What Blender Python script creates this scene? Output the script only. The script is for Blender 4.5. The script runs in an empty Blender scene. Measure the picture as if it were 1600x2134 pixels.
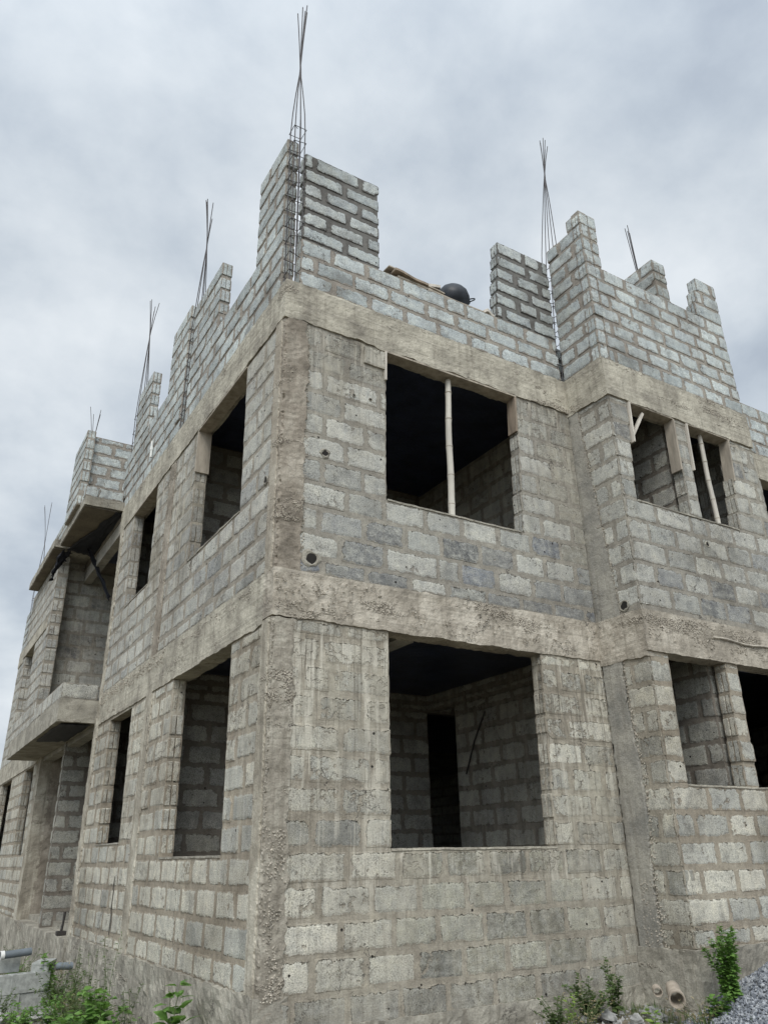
import bpy, math, random
from mathutils import Vector, Matrix, Euler, noise
random.seed(7)
R = math.radians
scene = bpy.context.scene
col = scene.collection

# ------------------------------------------------------------------ camera
cd = bpy.data.cameras.new('camera'); cam = bpy.data.objects.new('camera', cd); col.objects.link(cam)
cam.location = (-2.548, -6.002, -0.057); cam.rotation_euler = (1.9909, 0.0168, -0.5440)
cd.sensor_fit = 'VERTICAL'; cd.sensor_height = 24; cd.lens = 24 * 1607.8 / 2134
cd.clip_start = 0.05; cd.clip_end = 3000
scene.camera = cam

# ------------------------------------------------------------------ sky, sun, exposure
SUN_EL, SUN_AZ = 48, 215          # soft light through thin cloud, from behind the camera's left shoulder
w = bpy.data.worlds.new('World'); scene.world = w; w.use_nodes = True
nt = w.node_tree; nt.nodes.clear()
def N(t, kind, **kw):
    n = t.nodes.new(kind)
    for k, v in kw.items():
        if k in n.inputs.keys() if isinstance(k, str) else False: n.inputs[k].default_value = v
        else: setattr(n, k, v)
    return n
def L(t, a, b): t.links.new(a, b)
def ramp(t, src, stops, interp='LINEAR'):
    n = t.nodes.new('ShaderNodeValToRGB'); n.color_ramp.interpolation = interp
    e = n.color_ramp.elements
    while len(e) < len(stops): e.new(0.5)
    for i, (p, c) in enumerate(stops):
        e[i].position = p; e[i].color = c if len(c) == 4 else (*c, 1)
    L(t, src, n.inputs[0]); return n.outputs[0]
def mixc(t, fac, a, b, mode='MIX'):
    n = t.nodes.new('ShaderNodeMix'); n.data_type = 'RGBA'; n.blend_type = mode
    for i, s in ((0, fac), (6, a), (7, b)):
        if hasattr(s, 'is_linked'): L(t, s, n.inputs[i])
        elif i == 0: n.inputs[0].default_value = s
        else: n.inputs[i].default_value = (*s, 1) if len(s) == 3 else s
    return n.outputs[2]
def mth(t, op, a, b=0.0, c=None, clamp=False):
    n = t.nodes.new('ShaderNodeMath'); n.operation = op; n.use_clamp = clamp
    for i, s in enumerate((a, b) if c is None else (a, b, c)):
        if hasattr(s, 'is_linked'): L(t, s, n.inputs[i])
        else: n.inputs[i].default_value = s
    return n.outputs[0]
sky = N(nt, 'ShaderNodeTexSky', sky_type='NISHITA', sun_disc=False)
sky.sun_elevation = R(SUN_EL); sky.sun_rotation = R(SUN_AZ); sky.air_density = 1.5; sky.dust_density = 3
bg_sky = N(nt, 'ShaderNodeBackground'); bg_sky.inputs['Strength'].default_value = 0.07
L(nt, sky.outputs[0], bg_sky.inputs[0])
tc = N(nt, 'ShaderNodeTexCoord')
sep = N(nt, 'ShaderNodeSeparateXYZ'); L(nt, tc.outputs['Generated'], sep.inputs[0])
zc = mth(nt, 'ADD', mth(nt, 'MAXIMUM', sep.outputs[2], 0.0), 0.42)
cx = mth(nt, 'DIVIDE', sep.outputs[0], zc); cy = mth(nt, 'DIVIDE', sep.outputs[1], zc)
cmb = N(nt, 'ShaderNodeCombineXYZ'); L(nt, cx, cmb.inputs[0]); L(nt, cy, cmb.inputs[1])
n1 = N(nt, 'ShaderNodeTexNoise'); n1.inputs['Scale'].default_value = 1.7; n1.inputs['Detail'].default_value = 5; n1.inputs['Roughness'].default_value = 0.5; n1.inputs['Distortion'].default_value = 0.1
L(nt, cmb.outputs[0], n1.inputs[0])
n2 = N(nt, 'ShaderNodeTexNoise'); n2.inputs['Scale'].default_value = 5.5; n2.inputs['Detail'].default_value = 6; n2.inputs['Roughness'].default_value = 0.62; n2.inputs['Distortion'].default_value = 0.1
L(nt, cmb.outputs[0], n2.inputs[0])
cl = mth(nt, 'ADD', mth(nt, 'MULTIPLY', n1.outputs[0], 0.75), mth(nt, 'MULTIPLY', n2.outputs[0], 0.25))
cloud = ramp(nt, cl, [(0.38, (0.415, 0.475, 0.56)), (0.455, (0.525, 0.59, 0.665)), (0.52, (0.65, 0.71, 0.77)), (0.60, (0.79, 0.84, 0.885))])
# the cloud deck is brightest round the veiled sun, behind the camera
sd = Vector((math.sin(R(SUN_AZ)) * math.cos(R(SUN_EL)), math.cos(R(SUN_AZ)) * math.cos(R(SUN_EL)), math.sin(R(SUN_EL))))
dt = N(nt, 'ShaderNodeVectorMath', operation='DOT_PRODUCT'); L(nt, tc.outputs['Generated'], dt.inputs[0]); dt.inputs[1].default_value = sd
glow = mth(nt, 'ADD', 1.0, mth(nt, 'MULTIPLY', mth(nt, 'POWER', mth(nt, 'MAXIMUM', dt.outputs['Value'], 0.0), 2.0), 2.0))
cloud2 = mixc(nt, 1.0, cloud, (1, 1, 1))
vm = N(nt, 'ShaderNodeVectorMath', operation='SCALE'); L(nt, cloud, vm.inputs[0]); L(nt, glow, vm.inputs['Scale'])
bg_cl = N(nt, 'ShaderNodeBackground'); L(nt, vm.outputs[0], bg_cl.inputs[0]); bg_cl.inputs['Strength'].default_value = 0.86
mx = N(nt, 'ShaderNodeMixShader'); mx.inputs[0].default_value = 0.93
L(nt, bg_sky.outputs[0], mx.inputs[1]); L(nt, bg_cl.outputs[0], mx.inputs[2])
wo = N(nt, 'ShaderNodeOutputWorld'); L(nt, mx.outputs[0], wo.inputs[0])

sl = bpy.data.lights.new('sun', 'SUN'); sun = bpy.data.objects.new('sun', sl); col.objects.link(sun)
sl.energy = 1.5; sl.angle = R(28); sl.color = (1, 0.96, 0.89)
sun.rotation_euler = (-sd).to_track_quat('-Z', 'Y').to_euler(); sun.location = (-6, -10, 12)
scene.view_settings.view_transform = 'Standard'; scene.view_settings.look = 'None'
scene.view_settings.exposure = 0.28; scene.view_settings.gamma = 1

# ------------------------------------------------------------------ materials
def new_mat(name):
    m = bpy.data.materials.new(name); m.use_nodes = True; t = m.node_tree; t.nodes.clear()
    o = t.nodes.new('ShaderNodeOutputMaterial'); b = t.nodes.new('ShaderNodeBsdfPrincipled')
    b.inputs['Roughness'].default_value = 0.95
    b.inputs['Specular IOR Level'].default_value = 0.2
    L(t, b.outputs[0], o.inputs[0]); return m, t, b
def tex(t, kind, scale, coord, detail=3, rough=0.55, **kw):
    n = t.nodes.new(kind); n.inputs['Scale'].default_value = scale
    if kind == 'ShaderNodeTexNoise':
        n.inputs['Detail'].default_value = detail; n.inputs['Roughness'].default_value = rough
    for k, v in kw.items(): setattr(n, k, v)
    L(t, coord, n.inputs['Vector']); return n
def stretch(t, coord, sx, sy, sz, loc=(0, 0, 0)):
    n = t.nodes.new('ShaderNodeMapping'); n.inputs['Scale'].default_value = (sx, sy, sz); n.inputs['Location'].default_value = loc
    L(t, coord, n.inputs[0]); return n.outputs[0]
def bump(t, b, height, strength, dist, prev=None):
    n = t.nodes.new('ShaderNodeBump'); n.inputs['Strength'].default_value = strength; n.inputs['Distance'].default_value = dist
    L(t, height, n.inputs['Height'])
    if prev is not None: L(t, prev, n.inputs['Normal'])
    L(t, n.outputs[0], b.inputs['Normal']); return n.outputs[0]
def attr(t, name):
    n = t.nodes.new('ShaderNodeAttribute'); n.attribute_name = name; return n

def masonry_mat():
    m, t, b = new_mat('sandcrete_masonry')
    oc = t.nodes.new('ShaderNodeTexCoord').outputs['Object']
    ed = attr(t, 'edge').outputs['Fac']; c = attr(t, 'tone').outputs['Color']; mc = attr(t, 'mortar').outputs['Color']
    st = attr(t, 'stain').outputs['Fac']
    # crumbling outline of every block, mortar smeared over it
    na = tex(t, 'ShaderNodeTexNoise', 16, oc, 4, 0.65).outputs[0]
    nb = tex(t, 'ShaderNodeTexNoise', 3.1, oc, 2).outputs[0]
    msk = mth(t, 'ADD', ed, mth(t, 'MULTIPLY', mth(t, 'SUBTRACT', na, 0.5), 2.6))
    msk = mth(t, 'ADD', msk, mth(t, 'MULTIPLY', mth(t, 'SUBTRACT', nb, 0.5), 1.6))
    msk = mth(t, 'ADD', msk, mth(t, 'MULTIPLY', st, -0.30))
    msk = ramp(t, msk, [(0.36, (0, 0, 0)), (0.56, (1, 1, 1))])
    msk = mth(t, 'MULTIPLY', msk, mth(t, 'GREATER_THAN', ed, 0.01))
    fine = tex(t, 'ShaderNodeTexNoise', 95, oc, 3, 0.7).outputs[0]
    mid = tex(t, 'ShaderNodeTexNoise', 9, oc, 5, 0.65).outputs[0]
    lum = N(t, 'ShaderNodeRGBToBW'); L(t, c, lum.inputs[0])
    pm = tex(t, 'ShaderNodeTexNoise', 11, stretch(t, oc, 1, 1, 1.3, (3, 9, 5)), 4, 0.7).outputs[0]
    pf = mth(t, 'MULTIPLY', ramp(t, pm, [(0.42, (0, 0, 0)), (0.62, (1, 1, 1))]), ramp(t, lum.outputs[0], [(0.20, (0.55,) * 3), (0.36, (0.28,) * 3)]))
    c = mixc(t, pf, c, (0.42, 0.415, 0.38))
    cb = mixc(t, 1.0, c, ramp(t, fine, [(0.34, (0.42,) * 3), (0.47, (0.95,) * 3), (0.66, (1.28,) * 3)]), 'MULTIPLY')
    cb = mixc(t, 1.0, cb, ramp(t, mid, [(0.3, (0.74, 0.75, 0.77)), (0.5, (1.0,) * 3), (0.68, (1.15, 1.14, 1.10))]), 'MULTIPLY')
    # dark weathered patches with a coarse grain
    dn = tex(t, 'ShaderNodeTexNoise', 2.2, oc, 4, 0.6).outputs[0]
    dg = tex(t, 'ShaderNodeTexNoise', 60, oc, 3, 0.8).outputs[0]
    dk = mth(t, 'ADD', mth(t, 'MULTIPLY', dn, 1.0), mth(t, 'MULTIPLY', dg, 0.45))
    dk = ramp(t, dk, [(0.76, (0, 0, 0)), (0.90, (1, 1, 1))])
    cb = mixc(t, mth(t, 'MULTIPLY', dk, 0.60), cb, (0.15, 0.15, 0.142))
    cm = mixc(t, 1.0, mc, ramp(t, mid, [(0.28, (0.68, 0.66, 0.64)), (0.52, (1.0,) * 3), (0.72, (1.22, 1.2, 1.16))]), 'MULTIPLY')
    cm = mixc(t, 1.0, cm, ramp(t, fine, [(0.3, (0.76,) * 3), (0.7, (1.18,) * 3)]), 'MULTIPLY')
    base = mixc(t, msk, cm, cb)
    ct = tex(t, 'ShaderNodeTexNoise', 2.6, stretch(t, oc, 1, 1, 0.32, (7, 2, 4)), 5, 0.65).outputs[0]
    ct = mth(t, 'MULTIPLY', ramp(t, ct, [(0.46, (0, 0, 0)), (0.60, (1, 1, 1))]), mth(t, 'MINIMUM', mth(t, 'MULTIPLY', st, 1.1), 0.8))
    base = mixc(t, ct, base, mixc(t, 1.0, (0.35, 0.325, 0.27), ramp(t, mid, [(0.3, (0.72,) * 3), (0.7, (1.28,) * 3)]), 'MULTIPLY'))
    # slurry drips that ran down from each pour: pale and dark streaks
    sc = stretch(t, oc, 1, 1, 0.045)
    wv = tex(t, 'ShaderNodeTexNoise', 1.6, oc, 2).outputs[0]
    s1 = mth(t, 'ADD', tex(t, 'ShaderNodeTexNoise', 9, sc, 4, 0.72).outputs[0], mth(t, 'MULTIPLY', mth(t, 'SUBTRACT', wv, 0.5), 0.35))
    s2 = tex(t, 'ShaderNodeTexNoise', 19, stretch(t, oc, 1, 1, 0.06, (4, 3, 2)), 4, 0.7).outputs[0]
    brk = tex(t, 'ShaderNodeTexNoise', 5, stretch(t, oc, 1, 1, 0.5, (2, 7, 1)), 3).outputs[0]
    p = mth(t, 'MULTIPLY', ramp(t, s1, [(0.505, (0, 0, 0)), (0.575, (1, 1, 1))]), ramp(t, brk, [(0.38, (0, 0, 0)), (0.5, (1, 1, 1))]))
    p = mth(t, 'MULTIPLY', p, st)
    base = mixc(t, mth(t, 'MULTIPLY', p, 0.62, clamp=True), base, (0.54, 0.51, 0.44))
    d = mth(t, 'MULTIPLY', ramp(t, s2, [(0.53, (0, 0, 0)), (0.61, (1, 1, 1))]), mth(t, 'ADD', mth(t, 'MULTIPLY', st, 0.6), 0.14))
    base = mixc(t, mth(t, 'MULTIPLY', d, 0.75, clamp=True), base, (0.15, 0.135, 0.11))
    # overall washes of dust and damp
    wsh = tex(t, 'ShaderNodeTexNoise', 0.9, oc, 4, 0.6).outputs[0]
    base = mixc(t, 1.0, base, ramp(t, wsh, [(0.3, (0.66, 0.64, 0.60)), (0.47, (0.95, 0.94, 0.92)), (0.66, (1.1, 1.1, 1.07))]), 'MULTIPLY')
    cv = t.nodes.new('ShaderNodeTexVoronoi'); cv.feature = 'DISTANCE_TO_EDGE'; cv.inputs['Scale'].default_value = 1.6
    wn = tex(t, 'ShaderNodeTexNoise', 4, oc, 4, 0.7); wm = N(t, 'ShaderNodeVectorMath', operation='MULTIPLY_ADD'); L(t, wn.outputs['Color'], wm.inputs[0]); wm.inputs[1].default_value = (.5, .5, .5); L(t, oc, wm.inputs[2]); L(t, wm.outputs[0], cv.inputs['Vector'])
    crk = mth(t, 'MULTIPLY', ramp(t, cv.outputs['Distance'], [(0.004, (1, 1, 1)), (0.010, (0, 0, 0))]), ramp(t, tex(t, 'ShaderNodeTexNoise', 1.1, stretch(t, oc, 1, 1, 1, (9, 9, 2)), 2).outputs[0], [(0.56, (0, 0, 0)), (0.62, (1, 1, 1))]))
    base = mixc(t, mth(t, 'MULTIPLY', crk, 0.8), base, (0.05, 0.045, 0.04))
    # pin holes
    vo = tex(t, 'ShaderNodeTexVoronoi', 7, oc); vd = ramp(t, vo.outputs['Distance'], [(0.055, (1, 1, 1)), (0.09, (0, 0, 0))])
    vsel = mth(t, 'GREATER_THAN', t.nodes.new('ShaderNodeSeparateColor').outputs[0], 0.5)
    vs = vsel.node; sc_ = [n for n in t.nodes if n.bl_idname == 'ShaderNodeSeparateColor'][0]; L(t, vo.outputs['Color'], sc_.inputs[0]); vs.inputs[1].default_value = 0.72
    hole = mth(t, 'MULTIPLY', vd, vsel)
    base = mixc(t, hole, base, (0.03, 0.028, 0.025))
    L(t, base, b.inputs['Base Color'])
    h = mth(t, 'ADD', mth(t, 'MULTIPLY', fine, 0.35), mth(t, 'MULTIPLY', msk, 0.55))
    h = mth(t, 'ADD', h, mth(t, 'MULTIPLY', mid, 0.8))
    h = mth(t, 'SUBTRACT', h, hole)
    bump(t, b, h, 1.0, 0.015)
    return m
M_MAS = masonry_mat()

def concrete_mat(name, c1, c2, c3, honey=0.5, lines=0.5, drip=0.3):
    m, t, b = new_mat(name)
    oc = t.nodes.new('ShaderNodeTexCoord').outputs['Object']
    a = tex(t, 'ShaderNodeTexNoise', 2.6, oc, 6, 0.62).outputs[0]
    f = tex(t, 'ShaderNodeTexNoise', 70, oc, 3, 0.7).outputs[0]
    base = ramp(t, a, [(0.3, c1), (0.48, c2), (0.62, c3)])
    base = mixc(t, 1.0, base, ramp(t, f, [(0.3, (0.75,) * 3), (0.55, (1,) * 3), (0.75, (1.15,) * 3)]), 'MULTIPLY')
    s1 = tex(t, 'ShaderNodeTexNoise', 11, stretch(t, oc, 1, 1, 0.05), 4, 0.65).outputs[0]
    base = mixc(t, mth(t, 'MULTIPLY', ramp(t, s1, [(0.52, (0, 0, 0)), (0.62, (1, 1, 1))]), drip), base, (0.17, 0.15, 0.12))
    # board marks: thin lines along the member
    bn = tex(t, 'ShaderNodeTexNoise', 26, stretch(t, oc, 0.03, 0.03, 1), 2, 0.5).outputs[0]
    base = mixc(t, mth(t, 'MULTIPLY', ramp(t, bn, [(0.56, (0, 0, 0)), (0.66, (1, 1, 1))]), 0.35 * lines), base, (0.20, 0.18, 0.15))
    cv = t.nodes.new('ShaderNodeTexVoronoi'); cv.feature = 'DISTANCE_TO_EDGE'; cv.inputs['Scale'].default_value = 1.6
    wn = tex(t, 'ShaderNodeTexNoise', 4, oc, 4, 0.7); wm = N(t, 'ShaderNodeVectorMath', operation='MULTIPLY_ADD'); L(t, wn.outputs['Color'], wm.inputs[0]); wm.inputs[1].default_value = (.5, .5, .5); L(t, oc, wm.inputs[2]); L(t, wm.outputs[0], cv.inputs['Vector'])
    crk = mth(t, 'MULTIPLY', ramp(t, cv.outputs['Distance'], [(0.004, (1, 1, 1)), (0.010, (0, 0, 0))]), ramp(t, tex(t, 'ShaderNodeTexNoise', 1.1, stretch(t, oc, 1, 1, 1, (9, 9, 2)), 2).outputs[0], [(0.56, (0, 0, 0)), (0.62, (1, 1, 1))]))
    base = mixc(t, mth(t, 'MULTIPLY', crk, 0.8), base, (0.05, 0.045, 0.04))
    # honeycombed patches with bare stones
    hn = tex(t, 'ShaderNodeTexNoise', 2.6, stretch(t, oc, .42, .42, 1.5, (5, 1, 3)), 4, 0.6).outputs[0]
    hq = tex(t, 'ShaderNodeTexNoise', 17, oc, 3, 0.7).outputs[0]
    hn = mth(t, 'ADD', hn, mth(t, 'MULTIPLY', mth(t, 'SUBTRACT', hq, 0.5), 0.42))
    hm = ramp(t, hn, [(0.66 - 0.16 * honey, (0, 0, 0)), (0.72 - 0.16 * honey, (1, 1, 1))])
    vo = tex(t, 'ShaderNodeTexVoronoi', 62, oc)
    vo.inputs['Randomness'].default_value = 1
    stone = ramp(t, vo.outputs['Distance'], [(0.25, (0.50, 0.45, 0.37)), (0.5, (0.34, 0.30, 0.24)), (0.72, (0.09, 0.075, 0.06))])
    base = mixc(t, mth(t, 'MULTIPLY', hm, 0.62), base, stone)
    L(t, base, b.inputs['Base Color'])
    h = mth(t, 'MULTIPLY', mth(t, 'SUBTRACT', 1.0, vo.outputs['Distance']), hm)
    h = mth(t, 'ADD', mth(t, 'MULTIPLY', h, 1.1), mth(t, 'MULTIPLY', f, 0.3))
    h = mth(t, 'ADD', h, mth(t, 'MULTIPLY', tex(t, 'ShaderNodeTexNoise', 14, oc, 5, 0.7).outputs[0], 0.9))
    h = mth(t, 'ADD', h, mth(t, 'MULTIPLY', bn, 0.5 * lines))
    bump(t, b, h, 0.85, 0.018)
    return m
M_BEAM = concrete_mat('cast_beam_concrete', (0.22, 0.20, 0.165), (0.38, 0.35, 0.285), (0.50, 0.465, 0.38), 0.35, 1.0, 0.35)
M_FBEAM = concrete_mat('rough_beam_concrete', (0.22, 0.195, 0.16), (0.37, 0.33, 0.27), (0.50, 0.455, 0.38), 0.62, 0.8, 0.35)
M_COL = concrete_mat('brown_column_concrete', (0.14, 0.12, 0.095), (0.265, 0.23, 0.185), (0.38, 0.34, 0.28), 0.35, 0.15, 0.35)
M_COLP = concrete_mat('pale_column_concrete', (0.22, 0.195, 0.155), (0.37, 0.335, 0.27), (0.49, 0.455, 0.375), 0.28, 0.1, 0.5)
M_COLB = concrete_mat('beige_column_concrete', (0.27, 0.235, 0.185), (0.35, 0.31, 0.25), (0.43, 0.39, 0.32), 0.1, 0.2, 0.3)
M_COLM = concrete_mat('mottled_column_concrete', (0.17, 0.15, 0.12), (0.29, 0.262, 0.215), (0.42, 0.39, 0.325), 0.35, 0.1, 0.5)
M_GREY = concrete_mat('grey_column_concrete', (0.20, 0.195, 0.175), (0.29, 0.275, 0.24), (0.37, 0.35, 0.30), 0.0, 0.2, 0.35)
M_PLINTH = concrete_mat('weathered_plinth_concrete', (0.20, 0.185, 0.155), (0.29, 0.27, 0.225), (0.39, 0.365, 0.305), 0.25, 0.2, 0.45)
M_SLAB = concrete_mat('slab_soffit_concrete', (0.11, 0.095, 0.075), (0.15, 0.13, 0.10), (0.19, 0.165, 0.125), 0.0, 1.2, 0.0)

def simple(name, c, rough=0.9, metallic=0.0, var=0.25, scale=12, bmp=0.3, bdist=0.004, spec=0.3, zs=1.0):
    m, t, b = new_mat(name)
    oc = t.nodes.new('ShaderNodeTexCoord').outputs['Object']
    n = tex(t, 'ShaderNodeTexNoise', scale, stretch(t, oc, 1, 1, zs), 4, 0.65).outputs[0]
    cc = ramp(t, n, [(0.3, tuple(x * (1 - var) for x in c)), (0.7, tuple(min(1, x * (1 + var)) for x in c))])
    L(t, cc, b.inputs['Base Color'])
    b.inputs['Roughness'].default_value = rough; b.inputs['Metallic'].default_value = metallic
    b.inputs['Specular IOR Level'].default_value = spec
    if bmp: bump(t, b, n, bmp, bdist)
    return m
M_REBAR = simple('rusty_reinforcing_steel', (0.085, 0.078, 0.078), 0.7, 0.3, 0.3, 30)
M_BAMBOO = simple('dry_pale_bamboo', (0.48, 0.45, 0.39), 0.6, 0, 0.22, 9, 0.2, zs=0.15)
M_NODE = simple('bamboo_joint', (0.27, 0.23, 0.18), 0.8)
M_WOOD = simple('weathered_formwork_timber', (0.33, 0.29, 0.235), 0.9, 0, 0.35, 9, 0.5, zs=0.2)
M_WOODR = simple('reddish_formwork_timber', (0.23, 0.185, 0.14), 0.9, 0, 0.4, 9, 0.5, zs=0.2)
M_WOODP = simple('pale_sawn_timber', (0.50, 0.46, 0.40), 0.9, 0, 0.25, 9, 0.4, zs=0.2)
M_PAN = simple('black_head_pan', (0.012, 0.015, 0.020), 0.45, 0.0, 0.4, 12, 0.1, spec=0.3)
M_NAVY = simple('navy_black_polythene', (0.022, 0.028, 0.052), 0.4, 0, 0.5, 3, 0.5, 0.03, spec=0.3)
M_PLASTIC = simple('black_plastic_sheet', (0.016, 0.017, 0.022), 0.6, 0, 0.4, 6, 0.4, 0.01, spec=0.25)
M_PIPEG = simple('grey_plastic_pipe', (0.13, 0.15, 0.165), 0.5, 0, 0.15, 6, 0.1)
M_PIPEW = simple('dirty_cream_plastic_pipe', (0.33, 0.28, 0.225), 0.6, 0, 0.3, 9, 0.2)
M_WHITE = simple('white_plastic', (0.65, 0.65, 0.62), 0.6, 0, 0.15, 9, 0.1)
M_IRON = simple('dark_iron', (0.05, 0.045, 0.042), 0.6, 0.4)
M_ROCK = simple('broken_concrete', (0.27, 0.265, 0.25), 0.95, 0, 0.4, 11, 0.8, 0.01)
M_HBLOCK = simple('grey_hollow_block', (0.33, 0.34, 0.32), 0.95, 0, 0.3, 14, 0.8, 0.006)
M_SHADE = simple('painted_hollow_shade', (0.02, 0.018, 0.016), 1.0, bmp=0)  # near-black colour painted for the shade inside holes and open joints
M_STEM = simple('green_stem', (0.10, 0.13, 0.05), 0.8)
M_TWIG = simple('dry_twig', (0.22, 0.17, 0.12), 0.9)
M_AGG = simple('bare_aggregate', (0.36, 0.325, 0.27), 0.95, 0, 0.45, 22, 0.6)

def leaf_mat(name, c1, c2):
    m, t, b = new_mat(name)
    oi = t.nodes.new('ShaderNodeNewGeometry').outputs['Random Per Island']
    L(t, ramp(t, oi, [(0.0, c1), (1.0, c2)]), b.inputs['Base Color'])
    b.inputs['Roughness'].default_value = 0.55; b.inputs['Specular IOR Level'].default_value = 0.35
    tr = t.nodes.new('ShaderNodeBsdfTranslucent'); tr.inputs[0].default_value = (c2[0] * 1.2, c2[1] * 1.25, c2[2], 1)
    ms = t.nodes.new('ShaderNodeMixShader'); ms.inputs[0].default_value = 0.3
    o = [n for n in t.nodes if n.bl_idname == 'ShaderNodeOutputMaterial'][0]
    L(t, b.outputs[0], ms.inputs[1]); L(t, tr.outputs[0], ms.inputs[2]); L(t, ms.outputs[0], o.inputs[0])
    return m
M_LEAFB = leaf_mat('bright_broad_leaf', (0.07, 0.15, 0.03), (0.17, 0.30, 0.07))
M_LEAFY = leaf_mat('yellow_green_leaf', (0.13, 0.22, 0.04), (0.27, 0.37, 0.09))
M_LEAFD = leaf_mat('dull_green_leaf', (0.05, 0.085, 0.03), (0.12, 0.17, 0.06))

def ground_mat():
    m, t, b = new_mat('trodden_earth')
    oc = t.nodes.new('ShaderNodeTexCoord').outputs['Object']
    a = tex(t, 'ShaderNodeTexNoise', 1.3, oc, 6, 0.65).outputs[0]; f = tex(t, 'ShaderNodeTexNoise', 24, oc, 4, 0.7).outputs[0]
    c = ramp(t, a, [(0.35, (0.14, 0.115, 0.085)), (0.5, (0.22, 0.185, 0.14)), (0.62, (0.08, 0.105, 0.045))])
    c = mixc(t, 1.0, c, ramp(t, f, [(0.3, (0.6,) * 3), (0.7, (1.25,) * 3)]), 'MULTIPLY')
    L(t, c, b.inputs['Base Color']); bump(t, b, f, 0.8, 0.03)
    return m
M_GROUND = ground_mat()
def gravel_mat():
    m, t, b = new_mat('crushed_granite')
    oi = t.nodes.new('ShaderNodeNewGeometry').outputs['Random Per Island']
    c = ramp(t, oi, [(0.0, (0.10, 0.11, 0.125)), (0.5, (0.20, 0.21, 0.23)), (1.0, (0.36, 0.37, 0.38))])
    L(t, c, b.inputs['Base Color']); return m
M_GRAVEL = gravel_mat()

# ------------------------------------------------------------------ helpers
def tag(o, label=None, cat=None, group=None, kind=None):
    if label: o['label'] = label
    if cat: o['category'] = cat
    if group: o['group'] = group
    if kind: o['kind'] = kind
    return o
def empty(name, loc, rz=0.0):
    o = bpy.data.objects.new(name, None); o.empty_display_size = 0.2; o.location = loc; o.rotation_euler = (0, 0, rz); col.objects.link(o); return o

class MB:
    """collects verts / faces; optional per-vertex attributes for the masonry shader"""
    def __init__(s): s.v = []; s.f = []; s.mi = []; s.edge = []; s.tone = []; s.mort = []; s.stain = []; s.rich = False
    def add(s, vs, fs, mi=0, edge=None, tone=None, mort=None, stain=None):
        k = len(s.v); s.v += [tuple(p) for p in vs]; s.f += [tuple(i + k for i in f) for f in fs]; s.mi += [mi] * len(fs)
        if edge is not None:
            s.rich = True; n = len(vs); s.edge += edge; s.tone += [tone] * n; s.mort += [mort] * n; s.stain += stain
    def box(s, lo, hi, mi=0, **kw):
        (a, b_, c), (d, e, f) = lo, hi
        vs = [(a, b_, c), (d, b_, c), (d, e, c), (a, e, c), (a, b_, f), (d, b_, f), (d, e, f), (a, e, f)]
        s.add(vs, [(0, 3, 2, 1), (4, 5, 6, 7), (0, 1, 5, 4), (1, 2, 6, 5), (2, 3, 7, 6), (3, 0, 4, 7)], mi, **kw)
    def tube(s, pts, rad, seg=8, mi=0, caps=True):
        pts = [Vector(p) for p in pts]; rr = rad if isinstance(rad, (list, tuple)) else [rad] * len(pts)
        rings = []; prev = None
        for i, p in enumerate(pts):
            d = (pts[min(i + 1, len(pts) - 1)] - pts[max(i - 1, 0)]).normalized()
            if prev is None:
                x = d.orthogonal().normalized()
            else:
                x = (prev - d * prev.dot(d)).normalized()
            prev = x; y = d.cross(x)
            rings.append([p + (x * math.cos(2 * math.pi * j / seg) + y * math.sin(2 * math.pi * j / seg)) * rr[i] for j in range(seg)])
        vs = [q for r_ in rings for q in r_]; fs = []
        for i in range(len(pts) - 1):
            for j in range(seg):
                a = i * seg + j; b_ = i * seg + (j + 1) % seg; fs.append((a, b_, b_ + seg, a + seg))
        if caps: fs.append(tuple(range(seg))[::-1]); fs.append(tuple((len(pts) - 1) * seg + j for j in range(seg)))
        s.add(vs, fs, mi)
    def build(s, name, mats, parent=None, smooth=False, bevel=0.0):
        me = bpy.data.meshes.new(name); me.from_pydata(s.v, [], s.f); 
        for m in (mats if isinstance(mats, (list, tuple)) else [mats]): me.materials.append(m)
        if max(s.mi, default=0) > 0: me.polygons.foreach_set('material_index', s.mi)
        if s.rich:
            n = len(s.v)
            for nm, dat in (('edge', s.edge), ('stain', s.stain)):
                a = me.attributes.new(nm, 'FLOAT', 'POINT'); a.data.foreach_set('value', dat[:n])
            for nm, dat in (('tone', s.tone), ('mortar', s.mort)):
                a = me.attributes.new(nm, 'FLOAT_COLOR', 'POINT'); a.data.foreach_set('color', [c for q in dat for c in (*q, 1)])
        if smooth: me.polygons.foreach_set('use_smooth', [True] * len(me.polygons))
        me.update()
        o = bpy.data.objects.new(name, me); col.objects.link(o)
        if parent is not None:
            o.parent = parent
            if parent.type == 'EMPTY' and parent is BLD: o.location = (0, 0, -BLD.location.z)
        if bevel:
            bm_ = o.modifiers.new('bevel', 'BEVEL'); bm_.width = bevel; bm_.segments = 2; bm_.limit_method = 'ANGLE'
        return o

class Frame:
    def __init__(s, O, U, Nn): s.O = Vector((*O, 0)); s.U = Vector((*U, 0)); s.N = Vector((*Nn, 0))
    def p(s, u, n, z): return s.O + s.U * u + s.N * n + Vector((0, 0, z))
FRONT = Frame((0, 0), (1, 0), (0, -1))
LEFT = Frame((0, 0), (0, 1), (-1, 0))
BAYF = Frame((0, -.66), (1, 0), (0, -1))
BAYS = Frame((3.93, 0), (0, -1), (-1, 0))

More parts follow.
